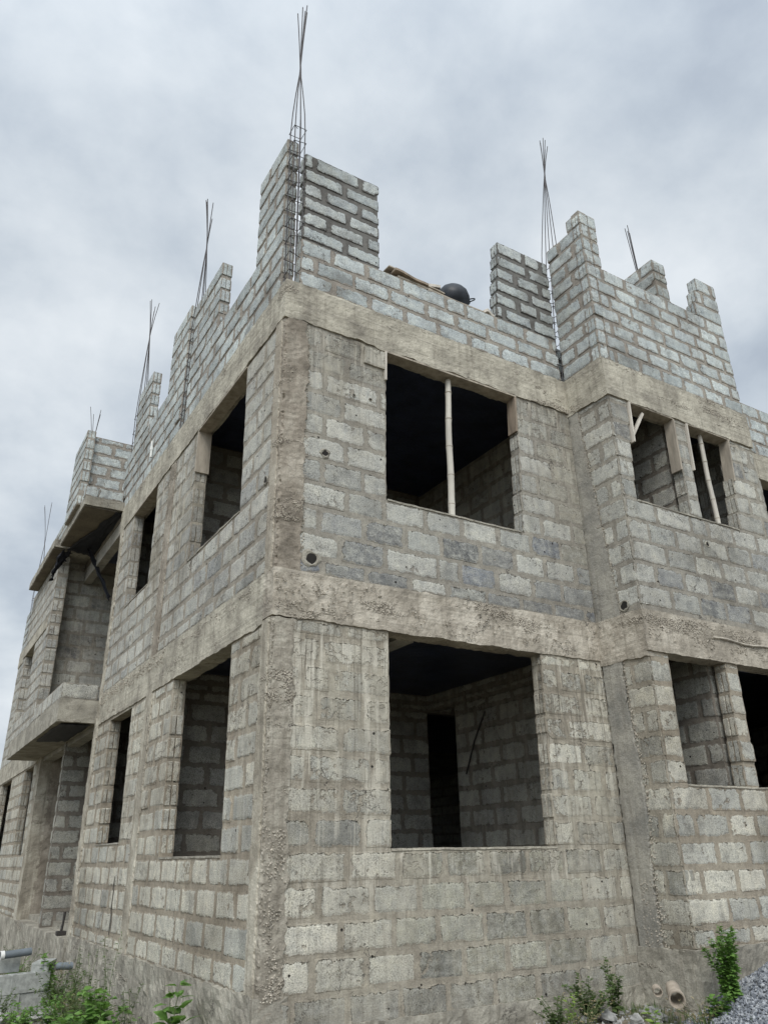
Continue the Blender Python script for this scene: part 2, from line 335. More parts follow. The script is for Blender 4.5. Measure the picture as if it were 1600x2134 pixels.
def jit(c, a, rnd):
    k = 1 + rnd.uniform(-a, a); d = rnd.uniform(-a, a) * 0.05
    return tuple(max(0.01, x * k + e) for x, e in zip(c, (d * .3, 0, -d * .3)))
STY = {
 'lower': dict(tones=[((.435, .415, .355), 5), ((.39, .375, .325), 4), ((.48, .46, .40), 2), ((.335, .325, .285), 1.6), ((.22, .215, .19), .6)], mort=(.30, .272, .225), proud=.004, joint=.029, var=.12),
 'lowleft': dict(tones=[((.52, .495, .425), 5), ((.475, .455, .395), 4), ((.42, .415, .375), 2), ((.37, .365, .33), .8)], mort=(.30, .262, .21), proud=.004, joint=.034, var=.10),
 'upper': dict(tones=[((.385, .38, .35), 5), ((.43, .425, .39), 4), ((.32, .32, .30), 3), ((.175, .176, .176), 1.0)], mort=(.275, .257, .225), proud=.004, joint=.030, var=.12),
 'upleft': dict(tones=[((.44, .43, .395), 5), ((.40, .395, .365), 4), ((.34, .34, .325), .8)], mort=(.30, .275, .235), proud=.004, joint=.034, var=.10),
 'parapet': dict(tones=[((.43, .465, .47), 5), ((.47, .505, .505), 4), ((.38, .415, .42), 3)], mort=(.29, .265, .235), proud=.008, joint=.036, var=.08),
 'wetpier': dict(tones=[((.42, .455, .46), 5), ((.47, .50, .50), 3), ((.36, .39, .40), 2)], mort=(.15, .145, .138), proud=.011, joint=.052, var=.09),
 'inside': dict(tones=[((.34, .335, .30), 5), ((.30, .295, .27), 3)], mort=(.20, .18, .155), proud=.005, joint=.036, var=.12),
}
def pick(tones, rnd):
    s_ = sum(w_ for _, w_ in tones); r = rnd.uniform(0, s_)
    for c, w_ in tones:
        r -= w_
        if r <= 0: return c
    return tones[0][0]

def block(mb, fr, u0, u1, z0, z1, n0, n1, proud, tone, mort, stainf, rnd, back=True):
    """one block: a ragged rounded outline on the face, running through the wall to n1"""
    wdt, hgt = u1 - u0, z1 - z0
    r = min(0.011, hgt * .2, wdt * .2) * rnd.uniform(.6, 1.3)
    out = []
    def line(a, b_, n):
        for i in range(n):
            k = i / n; out.append([a[0] + (b_[0] - a[0]) * k, a[1] + (b_[1] - a[1]) * k])
    nu = max(1, int(wdt / .055)); nz = max(1, int(hgt / .055))
    c = rnd.random
    ch = [r * (0.5 + c()) * (rnd.uniform(2, 4.5) if c() < .13 else 1) for _ in range(4)]
    line((u0 + ch[0], z0), (u1 - ch[1], z0), nu); line((u1 - ch[1], z0), (u1, z0 + ch[1]), 2)
    line((u1, z0 + ch[1]), (u1, z1 - ch[2]), nz); line((u1, z1 - ch[2]), (u1 - ch[2], z1), 2)
    line((u1 - ch[2], z1), (u0 + ch[3], z1), nu); line((u0 + ch[3], z1), (u0, z1 - ch[3]), 2)
    line((u0, z1 - ch[3]), (u0, z0 + ch[0]), nz); line((u0, z0 + ch[0]), (u0 + ch[0], z0), 2)
    cu, cz = (u0 + u1) / 2, (z0 + z1) / 2
    for q in out:
        q[0] += rnd.uniform(-.0035, .0035); q[1] += rnd.uniform(-.004, .004)
    n = len(out)
    def ring(ins):
        res = []
        for q in out:
            du = q[0] - cu; dz = q[1] - cz
            res.append((cu + du * max(0, 1 - ins / (wdt / 2)), cz + dz * max(0, 1 - ins / (hgt / 2))))
        return res
    tl = rnd.uniform(-.003, .003); th_ = rnd.uniform(-.004, .004) / max(wdt, .1)
    top = n0 + tl + (rnd.uniform(.008, .02) if rnd.random() < .03 and wdt < .3 else 0)
    lv = [(0, n0 - proud - .004, 0.02), (.004, top - .003, .22), (.030, top + .0015, 1.0)]
    vs = []; ed = []
    for ins, nn, e in lv:
        for u, z in ring(ins): vs.append(fr.p(u, nn + th_ * (u - cu), z)); ed.append(e)
    mid_ = (n0 + n1) / 2; gr = .012 if rnd.random() < .7 else .003
    for ins, nn, e in ((.0, n0 - .030, .9), (.0, mid_ + .012, .9), (gr, mid_, .18), (.0, mid_ - .012, .9), (.0, n1 + .030, .9), (0, n1 + proud + .004, 0.1), (.004, n1, .22), (.030, n1, 1.0)):
        for u, z in ring(ins): vs.append(fr.p(u, nn, z)); ed.append(e)
    nr = len(vs) // n; fs = []
    order = [2, 1, 0] + list(range(3, nr))
    for a, b_ in zip(order[:-1], order[1:]):
        for j in range(n):
            k = (j + 1) % n; fs.append((a * n + j, a * n + k, b_ * n + k, b_ * n + j))
    fs.append(tuple(2 * n + j for j in range(n))[::-1]); fs.append(tuple((nr - 1) * n + j for j in range(n)))
    sv = stainf(cu, cz)
    mb.add(vs, fs, 0, ed, tone, mort, [sv] * len(vs))

def masonry(mb, fr, z0, z1, spans, th, course, align, style, seed, cuts=(), Lb=.47, off=0.0, stain=lambda u, z: 0.0, tonef=None, inset=(.008, .008), n0=0.0, cap=True):
    S = STY[style]; rnd = random.Random(seed)
    k0 = math.floor((z0 - align) / course) - 1
    bs = [z0]; k = k0
    while align + k * course < z1 - .02:
        z = align + k * course
        if z > z0 + .02: bs.append(z)
        k += 1
    bs.append(z1)
    bs = sorted(set(bs + [c for c in cuts if z0 < c < z1]))
    bs = [b_ for i, b_ in enumerate(bs) if i == 0 or b_ - bs[i - 1] > .012 or b_ in cuts]
    for za, zb in zip(bs[:-1], bs[1:]):
        row = round((za + .01 - align) / course - .3)
        row = math.floor((za + zb) / 2 / course - align / course)
        sp = spans((za + zb) / 2)
        for (ua, ub) in sp:
            ia, ib = inset
            vs = []; 
            lo = fr.p(ua + ia, n0 - S['proud'], za); pts = []
            for (uu, nn) in ((ua + ia, n0 - S['proud']), (ub - ib, n0 - S['proud']), (ub - ib, n0 - th + S['proud']), (ua + ia, n0 - th + S['proud'])):
                pts.append((uu, nn))
            e0, e1 = rnd.uniform(-.003, .003), rnd.uniform(-.003, .003)
            vs = [fr.p(u, nn, za) for u, nn in pts] + [fr.p(u, nn, zb) for u, nn in pts]
            sv = [stain((ua + ub) / 2, za)] * 4 + [stain((ua + ub) / 2, zb)] * 4
            mb.add(vs, [(0, 1, 5, 4), (1, 2, 6, 5), (2, 3, 7, 6), (3, 0, 4, 7), (3, 2, 1, 0), (4, 5, 6, 7)], 0, [0.0] * 8, S['mort'], S['mort'], sv)
            if zb - za < .07: continue
            j = S['joint']
            o_ = off + (Lb / 2 if row % 2 else 0) + rnd.uniform(-.05, .05)
            js = [ua]; m_ = math.ceil((ua - o_) / Lb)
            while o_ + m_ * Lb < ub:
                q = o_ + m_ * Lb + rnd.uniform(-.025, .025)
                if q > js[-1] + .10 and q < ub - .10: js.append(q)
                m_ += 1
            # some courses carry a cut piece
            if rnd.random() < .25 and len(js) > 2:
                i = rnd.randrange(1, len(js)); js[i] += rnd.choice((-.16, .15))
                js = sorted(q for q in js if q == ua or ua + .09 < q < ub - .09)
            js.append(ub)
            for a, b_ in zip(js[:-1], js[1:]):
                if b_ - a < .06: continue
                jj = j * rnd.uniform(.75, 1.3); hj = j * rnd.uniform(.8, 1.2)
                A = a + (jj / 2 if a != ua else rnd.uniform(-.006, .005)); B = b_ - (jj / 2 if b_ != ub else rnd.uniform(-.006, .005))
                full = (zb - za) > course * .9
                Z0 = za + hj * .5; Z1 = zb - hj * .5
                if zb in cuts or (cap and zb == z1): Z1 = zb - .004
                if B - A < .04 or Z1 - Z0 < .03: continue
                tn = None
                if tonef: tn = tonef((A + B) / 2, (Z0 + Z1) / 2, rnd)
                if tn is None: tn = pick(S['tones'], rnd)
                block(mb, fr, A, B, Z0, Z1, n0, n0 - th, S['proud'], jit(tn, S['var'], rnd), S['mort'], stain, rnd)

def lerp(a, b_, k): return a + (b_ - a) * k
def opening(l1, l0, r1, r0, zt, zb):
    """opening whose jambs lean: l1/r1 at the head zt, l0/r0 at the sill zb"""
    return dict(l=lambda z: lerp(l0, l1, (z - zb) / (zt - zb)), r=lambda z: lerp(r0, r1, (z - zb) / (zt - zb)), zt=zt, zb=zb)
def spans_of(ua, ub, ops):
    def f(z):
        a = ua(z) if callable(ua) else ua; e = ub(z) if callable(ub) else ub; out = []
        for o in ops:
            if o['zb'] < z < o['zt']: out.append((a, o['l'](z))); a = o['r'](z)
        out.append((a, e)); return [q for q in out if q[1] - q[0] > .03]
    return f

def fbm(p, sc): return noise.fractal(Vector(p) * sc, 0.7, 2.0, 4)
def rough_box(mb, fr, u0, u1, z0, z1, n0, n1, amp=.006, res=.035, ragged=0.0, rag_u=0.0, taper=None):
    """concrete member: a closed gridded box whose skin is displaced by noise; ragged = uneven lower lip, rag_u = crumbling vertical edges"""
    nu = max(1, int((u1 - u0) / res)); nz = max(1, int((z1 - z0) / res)); nn = max(1, min(8, int(abs(n1 - n0) / (res * 1.5))))
    idx = {}; vs = []; fs = []
    def vert(i, j, k):
        key = (i, j, k)
        if key in idx: return idx[key]
        u = lerp(u0, u1, i / nu); z = lerp(z0, z1, j / nz); n_ = lerp(n0, n1, k / nn)
        if taper: u += taper(u, z)
        p = fr.p(u, n_, z)
        d = noise.noise_vector(p * 7) * amp + noise.noise_vector(p * 23) * amp * .7
        if ragged and j == 0: d.z += (fbm(p, 3) * .8 + .2) * ragged
        if rag_u and (i == 0 or i == nu) and k == 0:
            d += (fr.U * (1 if i == 0 else -1)) * rag_u * abs(fbm(p, 9)) * 1.2 - fr.N * rag_u * abs(fbm(p + Vector((3, 3, 3)), 9)) * 1.2
        idx[key] = len(vs); vs.append(p + d); return idx[key]
    for i in range(nu):
        for j in range(nz):
            fs.append((vert(i, j, 0), vert(i + 1, j, 0), vert(i + 1, j + 1, 0), vert(i, j + 1, 0)))
            fs.append((vert(i, j, nn), vert(i, j + 1, nn), vert(i + 1, j + 1, nn), vert(i + 1, j, nn)))
    for i in range(nu):
        for k in range(nn):
            fs.append((vert(i, 0, k), vert(i, 0, k + 1), vert(i + 1, 0, k + 1), vert(i + 1, 0, k)))
            fs.append((vert(i, nz, k), vert(i + 1, nz, k), vert(i + 1, nz, k + 1), vert(i, nz, k + 1)))
    for j in range(nz):
        for k in range(nn):
            fs.append((vert(0, j, k), vert(0, j + 1, k), vert(0, j + 1, k + 1), vert(0, j, k + 1)))
            fs.append((vert(nu, j, k), vert(nu, j, k + 1), vert(nu, j + 1, k + 1), vert(nu, j + 1, k)))
    mb.add(vs, fs)
def pebble(mb, p, r, rnd, mi=0):
    vs = []
    q = Euler((rnd.uniform(0, 6), rnd.uniform(0, 6), rnd.uniform(0, 6))).to_matrix()
    for d in ((1, 0, 0), (-1, 0, 0), (0, 1, 0), (0, -1, 0), (0, 0, 1), (0, 0, -1)):
        vs.append(Vector(p) + q @ Vector(d) * r * rnd.uniform(.55, 1.25))
    mb.add(vs, [(0, 2, 4), (2, 1, 4), (1, 3, 4), (3, 0, 4), (2, 0, 5), (1, 2, 5), (3, 1, 5), (0, 3, 5)], mi)
def stones(name, fr, pts, parent, seed=1):
    mb = MB(); rnd = random.Random(seed)
    for u, z, n_, r in pts: pebble(mb, fr.p(u, n_, z), r, rnd)
    o = mb.build(name, M_AGG, parent); o['kind'] = 'stuff'; return o

# ================================================================== ground
GZ = -1.62
def gh(x, y):
    k = 1 / (1 + math.exp(-max(-30, min(30, (x - 1.3) * 2.2))))
    h = lerp(-1.66, -1.36, k)
    far = max(0, min(1, (math.hypot(x - 2, y) - 20) / 30)); h = lerp(h, -1.5, far)
    return h + .03 * noise.noise(Vector((x * 1.3, y * 1.3, 0))) + .012 * noise.noise(Vector((x * 6, y * 6, 2)))
mb = MB()
ax = [-900, -400, -200, -100, -60, -40, -30, -22] + [-16 + i * .8 for i in range(16)] + [-3.2 + i * .12 for i in range(84)] + [6.9 + i * .8 for i in range(18)] + [24, 32, 45, 70, 110, 200, 400, 900]
ay = [-900, -400, -200, -100, -60, -40, -28, -20] + [-16 + i * .8 for i in range(16)] + [-3.2 + i * .12 for i in range(90)] + [7.7 + i * .6 for i in range(28)] + [26, 32, 45, 70, 110, 200, 400, 900]
vs = [(x, y, gh(x, y)) for y in ay for x in ax]; nx = len(ax)
mb.add(vs, [(j * nx + i, j * nx + i + 1, (j + 1) * nx + i + 1, (j + 1) * nx + i) for j in range(len(ay) - 1) for i in range(nx - 1)])
BLD = None
g = mb.build('ground', M_GROUND, smooth=True); tag(g, kind='structure')

# ================================================================== the building
BLD = empty('unfinished_building', (0, 0, -1.5))
tag(BLD, 'two storey unfinished grey block building with open windows and bare parapet piers', 'building')
B = BLD
def mas(name, label=None, **kw):
    mb = MB(); masonry(mb, **kw); o = mb.build(name, M_MAS, B)
    if label: o['label'] = label
    return o
def conc(name, mat, boxes, label=None, **kw):
    mb = MB()
    for bx in boxes: rough_box(mb, *bx, **kw)
    o = mb.build(name, mat, B)
    if label: o['label'] = label
    return o

TH = .155
# ---- openings
O_FL = opening(1.178, 1.158, 3.04, 2.995, 1.88, 0.0)
O_FU = opening(1.207, 1.181, 3.06, 2.975, 5.06, 3.236)
O_AL = opening(.99, .92, 2.80, 2.73, 1.85, -.03)
O_AU = opening(1.049, .994, 2.70, 2.693, 5.06, 3.24)
O_BL = opening(4.60, 4.50, 5.765, 5.713, 1.80, .15)
O_BU = opening(4.541, 4.516, 5.85, 5.795, 5.09, 3.50)
O_B1L = opening(4.24, 4.21, 5.17, 5.13, 1.86, .54)
O_B2L = opening(5.39, 5.34, 6.45, 6.40, 1.86, .54)
O_B1U = opening(4.27, 4.15, 5.10, 5.09, 5.0, 3.64)
O_B2U = opening(5.32, 5.295, 6.20, 6.01, 5.0, 3.64)

def st_low(u, z):      # pour slurry, strongest just under the floor beam and beside the corner column
    if 1.1 < u < 3.0 and -.26 < z < 0: return .95
    if 1.1 < u < 3.3 and z < -.26: return .22
    k = max(0.0, min(1.0, (z + .9) / 2.6)) * .75 + .25
    return k * (1.25 if u < 1.2 or u > 2.9 else 1)
def st_up(u, z): return max(0.0, (z - 3.3) / 1.9) ** 1.5 * 1.0 + .05
def st_left(u, z): return max(0.0, min(1, (z + 1) / 2.8)) * .55 + (.3 if 3.2 < u < 4.5 else 0)
def st_leftup(u, z): return max(0.0, (z - 2.3) / 2.8) * .35 + (.55 if 3.1 < u < 4.4 else 0)
def tone_fl(u, z, rnd):
    if z < -.99: return rnd.choice(((.23, .22, .19), (.25, .24, .20), (.21, .20, .175)))
    if 1.3 < u < 3.4 and z < 0:
        if rnd.random() < .62: return rnd.choice(((.20, .19, .155), (.24, .23, .185), (.17, .165, .14), (.22, .21, .17)))
        return (.33, .32, .265)
    return None
def tone_fu(u, z, rnd):
    if z < 2.85 and rnd.random() < .45: return rnd.choice(((.16, .162, .162), (.205, .206, .203), (.26, .262, .255)))
    if z > 4.6: return (.31, .30, .265)
    if u > 3.3 and rnd.random() < .6: return (.29, .275, .235)
    if z < 3.2 and rnd.random() < .15: return (.18, .19, .21)
    return None
def tone_bay(u, z, rnd):
    if 2.3 < z < 3.4 and rnd.random() < .28: return rnd.choice(((.18, .182, .184), (.25, .252, .25)))
    return None
def tone_lu(u, z, rnd):
    if z < 3.0 and rnd.random() < .2: return (.26, .265, .265)
    return None

# ---- walls, storey by storey
mas('wall', 'stained lower front wall with the large window', fr=FRONT, z0=-1.235, z1=1.88, spans=spans_of(.17, 3.95, [O_FL]), th=TH, course=.2475, align=0, style='lower', seed=11, cuts=(), stain=st_low, tonef=tone_fl, cap=False)
mas('wall', 'upper front wall with the large window', fr=FRONT, z0=2.3, z1=5.06, spans=spans_of(.17, 3.95, [O_FU]), th=TH, course=.2575, align=3.236, style='upper', seed=12, stain=st_up, tonef=tone_fu, cap=False)
mas('wall', fr=LEFT, z0=-.99, z1=1.85, spans=spans_of(.17, 3.62, [O_AL]), th=TH, course=.2475, align=-.03, style='lowleft', seed=13, stain=st_left, cap=False)
mas('wall', fr=LEFT, z0=-.99, z1=1.85, spans=spans_of(3.9, 6.52, [O_BL]), th=TH, course=.2475, align=.15, style='lowleft', seed=14, cuts=(1.80,), stain=st_left, cap=False, Lb=.44)
mas('wall', fr=LEFT, z0=2.3, z1=5.06, spans=spans_of(.17, 3.62, [O_AU]), th=TH, course=.2575, align=3.24, style='upleft', seed=15, stain=st_leftup, tonef=tone_lu, cap=False)
mas('wall', fr=LEFT, z0=2.3, z1=5.09, spans=spans_of(3.9, 6.52, [O_BU]), th=TH, course=.2575, align=3.50, style='upleft', seed=16, stain=st_leftup, cap=False, Lb=.44)
mas('bay_wall', 'lower wall of the projecting bay', fr=BAYF, z0=-.88, z1=1.86, spans=spans_of(3.95, 7.4, [O_B1L, O_B2L]), th=TH, course=.2475, align=.54, style='lowleft', seed=17, stain=lambda u, z: .12, cap=False)
mas('bay_wall', 'upper wall of the projecting bay', fr=BAYF, z0=2.3, z1=5.0, spans=spans_of(3.95, 6.70, [O_B1U, O_B2U]), th=TH, course=.2575, align=3.64, style='upper', seed=18, stain=lambda u, z: max(0, (z - 3.6) / 1.6) * .8 if u > 5 else max(0, (z - 4) / 1.6) * .4, tonef=tone_bay, cap=False)
mas('bay_return_wall', fr=BAYS, z0=-.88, z1=1.83, spans=spans_of(.30, .655, []), th=TH, course=.2475, align=.54, style='lower', seed=19, stain=lambda u, z: .2, cap=False)
mas('bay_return_wall', fr=BAYS, z0=2.3, z1=5.02, spans=spans_of(lambda z: lerp(.36, .12, (z - 2.3) / 2.8), .655, []), th=TH, course=.2575, align=3.64, style='upper', seed=20, stain=lambda u, z: .15, cap=False)
BAYE = Frame((6.70, -.66), (0, 1), (1, 0))
mas('bay_return_wall', fr=BAYE, z0=2.3, z1=5.5, spans=spans_of(.2, .70, []), th=TH, course=.2575, align=3.64, style='upper', seed=21, cap=False)

# wall beyond the bay
O_R = opening(7.88, 7.83, 9.3, 9.3, 5.1, 3.3)
mas('wall', 'wall beyond the projecting bay', fr=FRONT, z0=2.3, z1=5.1, spans=spans_of(6.5, 11.8, [O_R]), th=TH, course=.2575, align=3.3, style='upper', seed=22, cap=False)
mas('wall', fr=FRONT, z0=-.99, z1=2.3, spans=spans_of(7.2, 11.8, []), th=TH, course=.2475, align=0, style='lower', seed=23, cap=False)
conc('beam', M_BEAM, [(FRONT, 6.7, 11.8, 5.1, 5.54, .01, -.2)])
mas('parapet', fr=FRONT, z0=5.54, z1=6.46, spans=spans_of(6.7, 11.8, []), th=.15, course=.23, align=5.54, style='parapet', seed=24)
BACKX = Frame((11.8, 0), (0, 1), (1, 0))
mas('wall', fr=BACKX, z0=-.99, z1=5.5, spans=spans_of(0, 18.5, []), th=TH, course=.2575, align=0, style='upper', seed=25, Lb=.94)
BACKY = Frame((0, 18.6), (1, 0), (0, 1))
mas('wall', fr=BACKY, z0=-.99, z1=5.5, spans=spans_of(.2, 11.6, []), th=TH, course=.2575, align=0, style='upper', seed=26, Lb=.94)

# ---- frame of columns and beams
def wob(u, z): return max(0, u / .26) * (.045 * noise.noise(Vector((1, 2, z * 2.1))) + .03 * noise.noise(Vector((5, 2, z * 7))) + .018 * noise.noise(Vector((5, 8, z * 19))))
conc('column', M_COL, [(FRONT, -.002, .27, 2.28, 5.06, .012, -.24)], 'brown corner column of the upper storey', amp=.010, res=.02, rag_u=.040, taper=wob)
conc('column', M_COLM, [(FRONT, -.004, .22, -1.25, 1.86, .010, -.24)], 'brown crumbling corner column of the lower storey', amp=.010, res=.02, rag_u=.038, taper=wob)
conc('column_face', M_COLP, [(LEFT, .035, .225, -1.25, 1.86, .018, -.02)], 'pale board marked side of the lower corner column', amp=.004, res=.022, rag_u=.022)
conc('column_face', M_COLB, [(LEFT, .05, .225, 2.3, 5.08, .014, -.02)], 'smooth beige side of the upper corner column', amp=.004, res=.022, rag_u=.022)
conc('column', M_COLP, [(LEFT, 3.60, 3.92, -1.0, 1.86, .012, -.22)], amp=.006, rag_u=.03)
conc('column', M_COL, [(LEFT, 3.62, 3.90, 2.28, 5.06, .008, -.22)], amp=.006, rag_u=.02)
conc('column', M_COLP, [(LEFT, 6.50, 6.76, -1.05, 2.0, .02, -.24)], amp=.008, rag_u=.03)
conc('column', M_COLP, [(LEFT, 6.50, 6.74, 2.0, 5.45, .012, -.24)], amp=.008, rag_u=.03)
conc('column', M_COLP, [(LEFT, 11.5, 11.85, -1.05, 2.3, .02, -.24)], amp=.008)
conc('column', M_GREY, [(BAYS, .0, .16, 2.25, 5.12, .012, -.2)], 'smooth grey column in the inner corner', amp=.004, res=.03, rag_u=.012,
     taper=lambda u, z: (u / .16) * lerp(.22, -.01, (z - 2.25) / 2.87))
conc('column', M_GREY, [(BAYS, .0, .33, -.90, 1.90, .012, -.2)], amp=.005, res=.03, rag_u=.03, taper=lambda u, z: (u / .33) * .03 * math.sin(z * 3))
# roof beams (proud of the blocks, poured on the wall heads)
conc('beam', M_BEAM, [(FRONT, -.018, 3.95, 5.07, 5.54, .014, -.20)], 'pale roof level ring beam over the front wall', amp=.008, res=.028, ragged=-.035)
conc('beam', M_BEAM, [(LEFT, .205, 6.80, 5.08, 5.54, .012, -.20)], amp=.006, res=.03, ragged=-.03)
conc('beam', M_BEAM, [(BAYS, -.02, .655, 5.02, 5.54, .018, -.18)], amp=.008, res=.028, ragged=-.03)
conc('beam', M_BEAM, [(BAYF, 3.912, 6.72, 5.0, 5.52, .018, -.2)], amp=.006, res=.03, ragged=-.02)
# floor beams
conc('beam', M_FBEAM, [(FRONT, -.014, 3.95, 1.872, 2.31, .014, -.20)], 'rough honeycombed floor beam of the front wall', amp=.010, res=.026, ragged=-.010)
conc('beam', M_BEAM, [(LEFT, .205, 6.55, 1.84, 2.31, .012, -.20)], amp=.006, res=.03, ragged=-.02)
conc('beam', M_FBEAM, [(BAYS, -.02, .655, 1.82, 2.31, .016, -.18)], amp=.012, res=.028, ragged=-.03)
conc('beam', M_FBEAM, [(BAYF, 3.915, 7.4, 1.86, 2.31, .016, -.2)], amp=.008, res=.028)
mb = MB()
for (a, bb, z) in ((5.0, 7.3, 2.12),):
    n_ = 30; pts = [BAYF.p(lerp(a, bb, i / n_), .03, z + .012 * math.sin(i * .6) - .02 * i / n_) for i in range(n_ + 1)]
    mb.tube(pts, .012, 5)
mb.build('mortar_lip', M_AGG, B)
# plinths
conc('plinth', M_PLINTH, [(FRONT, -.02, 3.95, -2.0, -1.20, .028, -.24)], 'damp plinth under the front wall', amp=.012, res=.035)
conc('plinth', M_PLINTH, [(LEFT, -.01, 6.6, -2.2, -.97, .03, -.24)], amp=.02, res=.04)
conc('plinth', M_PLINTH, [(BAYS, .0, .64, -2.0, -.88, .04, -.2)], amp=.012)
conc('plinth', M_PLINTH, [(BAYF, 3.90, 7.4, -2.0, -.87, .035, -.24)], amp=.012)

# bare stones standing out of the badly compacted concrete
rnd = random.Random(5); pts = []
for _ in range(650):      # floor beam, front
    u = rnd.uniform(0, 3.9); z = rnd.uniform(1.92, 2.27)
    if fbm((u, z, 4), 1.6) > .02: pts.append((u, z, .03, rnd.uniform(.006, .014)))
for _ in range(420):      # foot of the corner column
    z = rnd.uniform(-1.0, .15); u = .0 + rnd.betavariate(2, 2) * .2
    if fbm((u * 3, z, 9), 2.5) > -.05: pts.append((u, z, .014, rnd.uniform(.006, .013)))
for _ in range(260):
    z = rnd.uniform(.1, 1.8); pts.append((rnd.gauss(.0, .008), z, .008, rnd.uniform(.004, .009)))
for _ in range(330):
    z = rnd.uniform(2.35, 5.0); pts.append((.27 + rnd.gauss(-.01, .014), z, .002, rnd.uniform(.005, .011)))
stones('bare_stones', FRONT, pts, B, 2)
pts = []
for _ in range(380):
    u = rnd.uniform(3.2, 6.5); z = rnd.uniform(2.12, 2.28)
    pts.append((u, z + .03 * noise.noise(Vector((u * 2, 0, 0))), .024, rnd.uniform(.006, .013)))
for yc in (3.9, 6.55, 6.52): 
    for _ in range(170):
        z = rnd.uniform(-.9, 5.0); 
        if not 1.85 < z < 2.3: pts.append((yc + rnd.gauss(0, .015), z, .012, rnd.uniform(.005, .010)))
stones('bare_stones', LEFT, pts, B, 3)
pts = []
for _ in range(420):
    z = rnd.uniform(2.32, 5.0); u = lerp(.385, .15, (z - 2.3) / 2.8); pts.append((u + rnd.gauss(0, .012), z, .004, rnd.uniform(.006, .012)))
for _ in range(240):
    z = rnd.uniform(-.86, 1.8); pts.append((.33 + abs(rnd.gauss(0, .02)) + .03 * math.sin(z * 3), z, .006, rnd.uniform(.006, .014)))
for _ in range(120):
    pts.append((rnd.uniform(.1, .38), rnd.uniform(-.88, -.3), .012, rnd.uniform(.005, .012)))
stones('bare_stones', BAYS, pts, B, 4)
pts = []
for _ in range(420):
    u = rnd.uniform(3.95, 5.6); z = rnd.uniform(1.98, 2.28)
    if fbm((u, z, 1), 2.2) > .0: pts.append((u, z, .02, rnd.uniform(.006, .014)))
stones('bare_stones', BAYF, pts, B, 5)

# slabs
mb = MB(); mb.box((.2, .2, 2.10), (11.6, 18.4, 2.28)); mb.box((4.13, -.46, 2.1), (6.5, .199, 2.28)); mb.build('floor_slab', M_PLINTH, B)
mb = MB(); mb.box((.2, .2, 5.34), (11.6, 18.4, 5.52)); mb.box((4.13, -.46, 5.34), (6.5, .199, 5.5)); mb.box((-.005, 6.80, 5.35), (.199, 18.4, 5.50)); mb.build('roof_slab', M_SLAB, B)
mb = MB(); mb.box((.2, .2, -1.05), (11.6, 18.4, -.93)); mb.box((4.13, -.46, -1.05), (7.4, .199, -.93)); mb.build('ground_slab', M_PLINTH, B)

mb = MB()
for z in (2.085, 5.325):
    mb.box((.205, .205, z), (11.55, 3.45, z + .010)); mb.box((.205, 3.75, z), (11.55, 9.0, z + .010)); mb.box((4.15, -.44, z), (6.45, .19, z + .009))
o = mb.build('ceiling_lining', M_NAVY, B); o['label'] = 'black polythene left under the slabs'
# interior partitions
ROOMB = Frame((0, 3.5), (1, 0), (0, -1))
O_D = opening(4.6, 4.57, 0, 0, 1.86, -.93); O_D = dict(l=lambda z: 3.98, r=lambda z: 5.0, zt=1.86, zb=-.93)
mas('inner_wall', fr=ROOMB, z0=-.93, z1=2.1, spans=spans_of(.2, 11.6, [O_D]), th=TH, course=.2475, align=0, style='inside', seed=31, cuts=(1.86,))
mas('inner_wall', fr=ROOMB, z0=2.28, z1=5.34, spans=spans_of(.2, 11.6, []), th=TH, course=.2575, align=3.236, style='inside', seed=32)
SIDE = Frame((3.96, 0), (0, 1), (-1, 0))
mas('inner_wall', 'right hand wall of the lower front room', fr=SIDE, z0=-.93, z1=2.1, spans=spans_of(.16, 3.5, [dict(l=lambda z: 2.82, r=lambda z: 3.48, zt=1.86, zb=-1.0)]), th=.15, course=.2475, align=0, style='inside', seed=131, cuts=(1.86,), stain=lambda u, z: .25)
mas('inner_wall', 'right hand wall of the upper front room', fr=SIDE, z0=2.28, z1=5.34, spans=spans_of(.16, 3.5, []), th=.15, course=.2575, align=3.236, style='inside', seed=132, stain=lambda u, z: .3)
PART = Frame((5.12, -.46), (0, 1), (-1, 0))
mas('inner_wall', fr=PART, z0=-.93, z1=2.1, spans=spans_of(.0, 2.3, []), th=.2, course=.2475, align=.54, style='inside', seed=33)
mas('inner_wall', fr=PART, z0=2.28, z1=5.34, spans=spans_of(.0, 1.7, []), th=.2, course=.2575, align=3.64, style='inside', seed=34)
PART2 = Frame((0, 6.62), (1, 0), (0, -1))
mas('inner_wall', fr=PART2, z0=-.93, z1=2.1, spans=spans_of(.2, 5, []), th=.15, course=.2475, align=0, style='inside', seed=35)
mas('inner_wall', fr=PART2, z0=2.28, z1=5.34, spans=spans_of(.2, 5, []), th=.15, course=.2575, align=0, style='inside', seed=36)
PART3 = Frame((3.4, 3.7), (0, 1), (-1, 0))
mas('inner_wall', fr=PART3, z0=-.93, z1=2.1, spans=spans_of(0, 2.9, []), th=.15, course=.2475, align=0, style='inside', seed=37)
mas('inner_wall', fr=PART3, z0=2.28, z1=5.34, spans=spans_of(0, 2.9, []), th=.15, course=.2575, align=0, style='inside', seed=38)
mb = MB(); mb.box((1.38, .2, 1.86), (1.58, 3.5, 2.1)); mb.build('inner_beam', M_GREY, B)

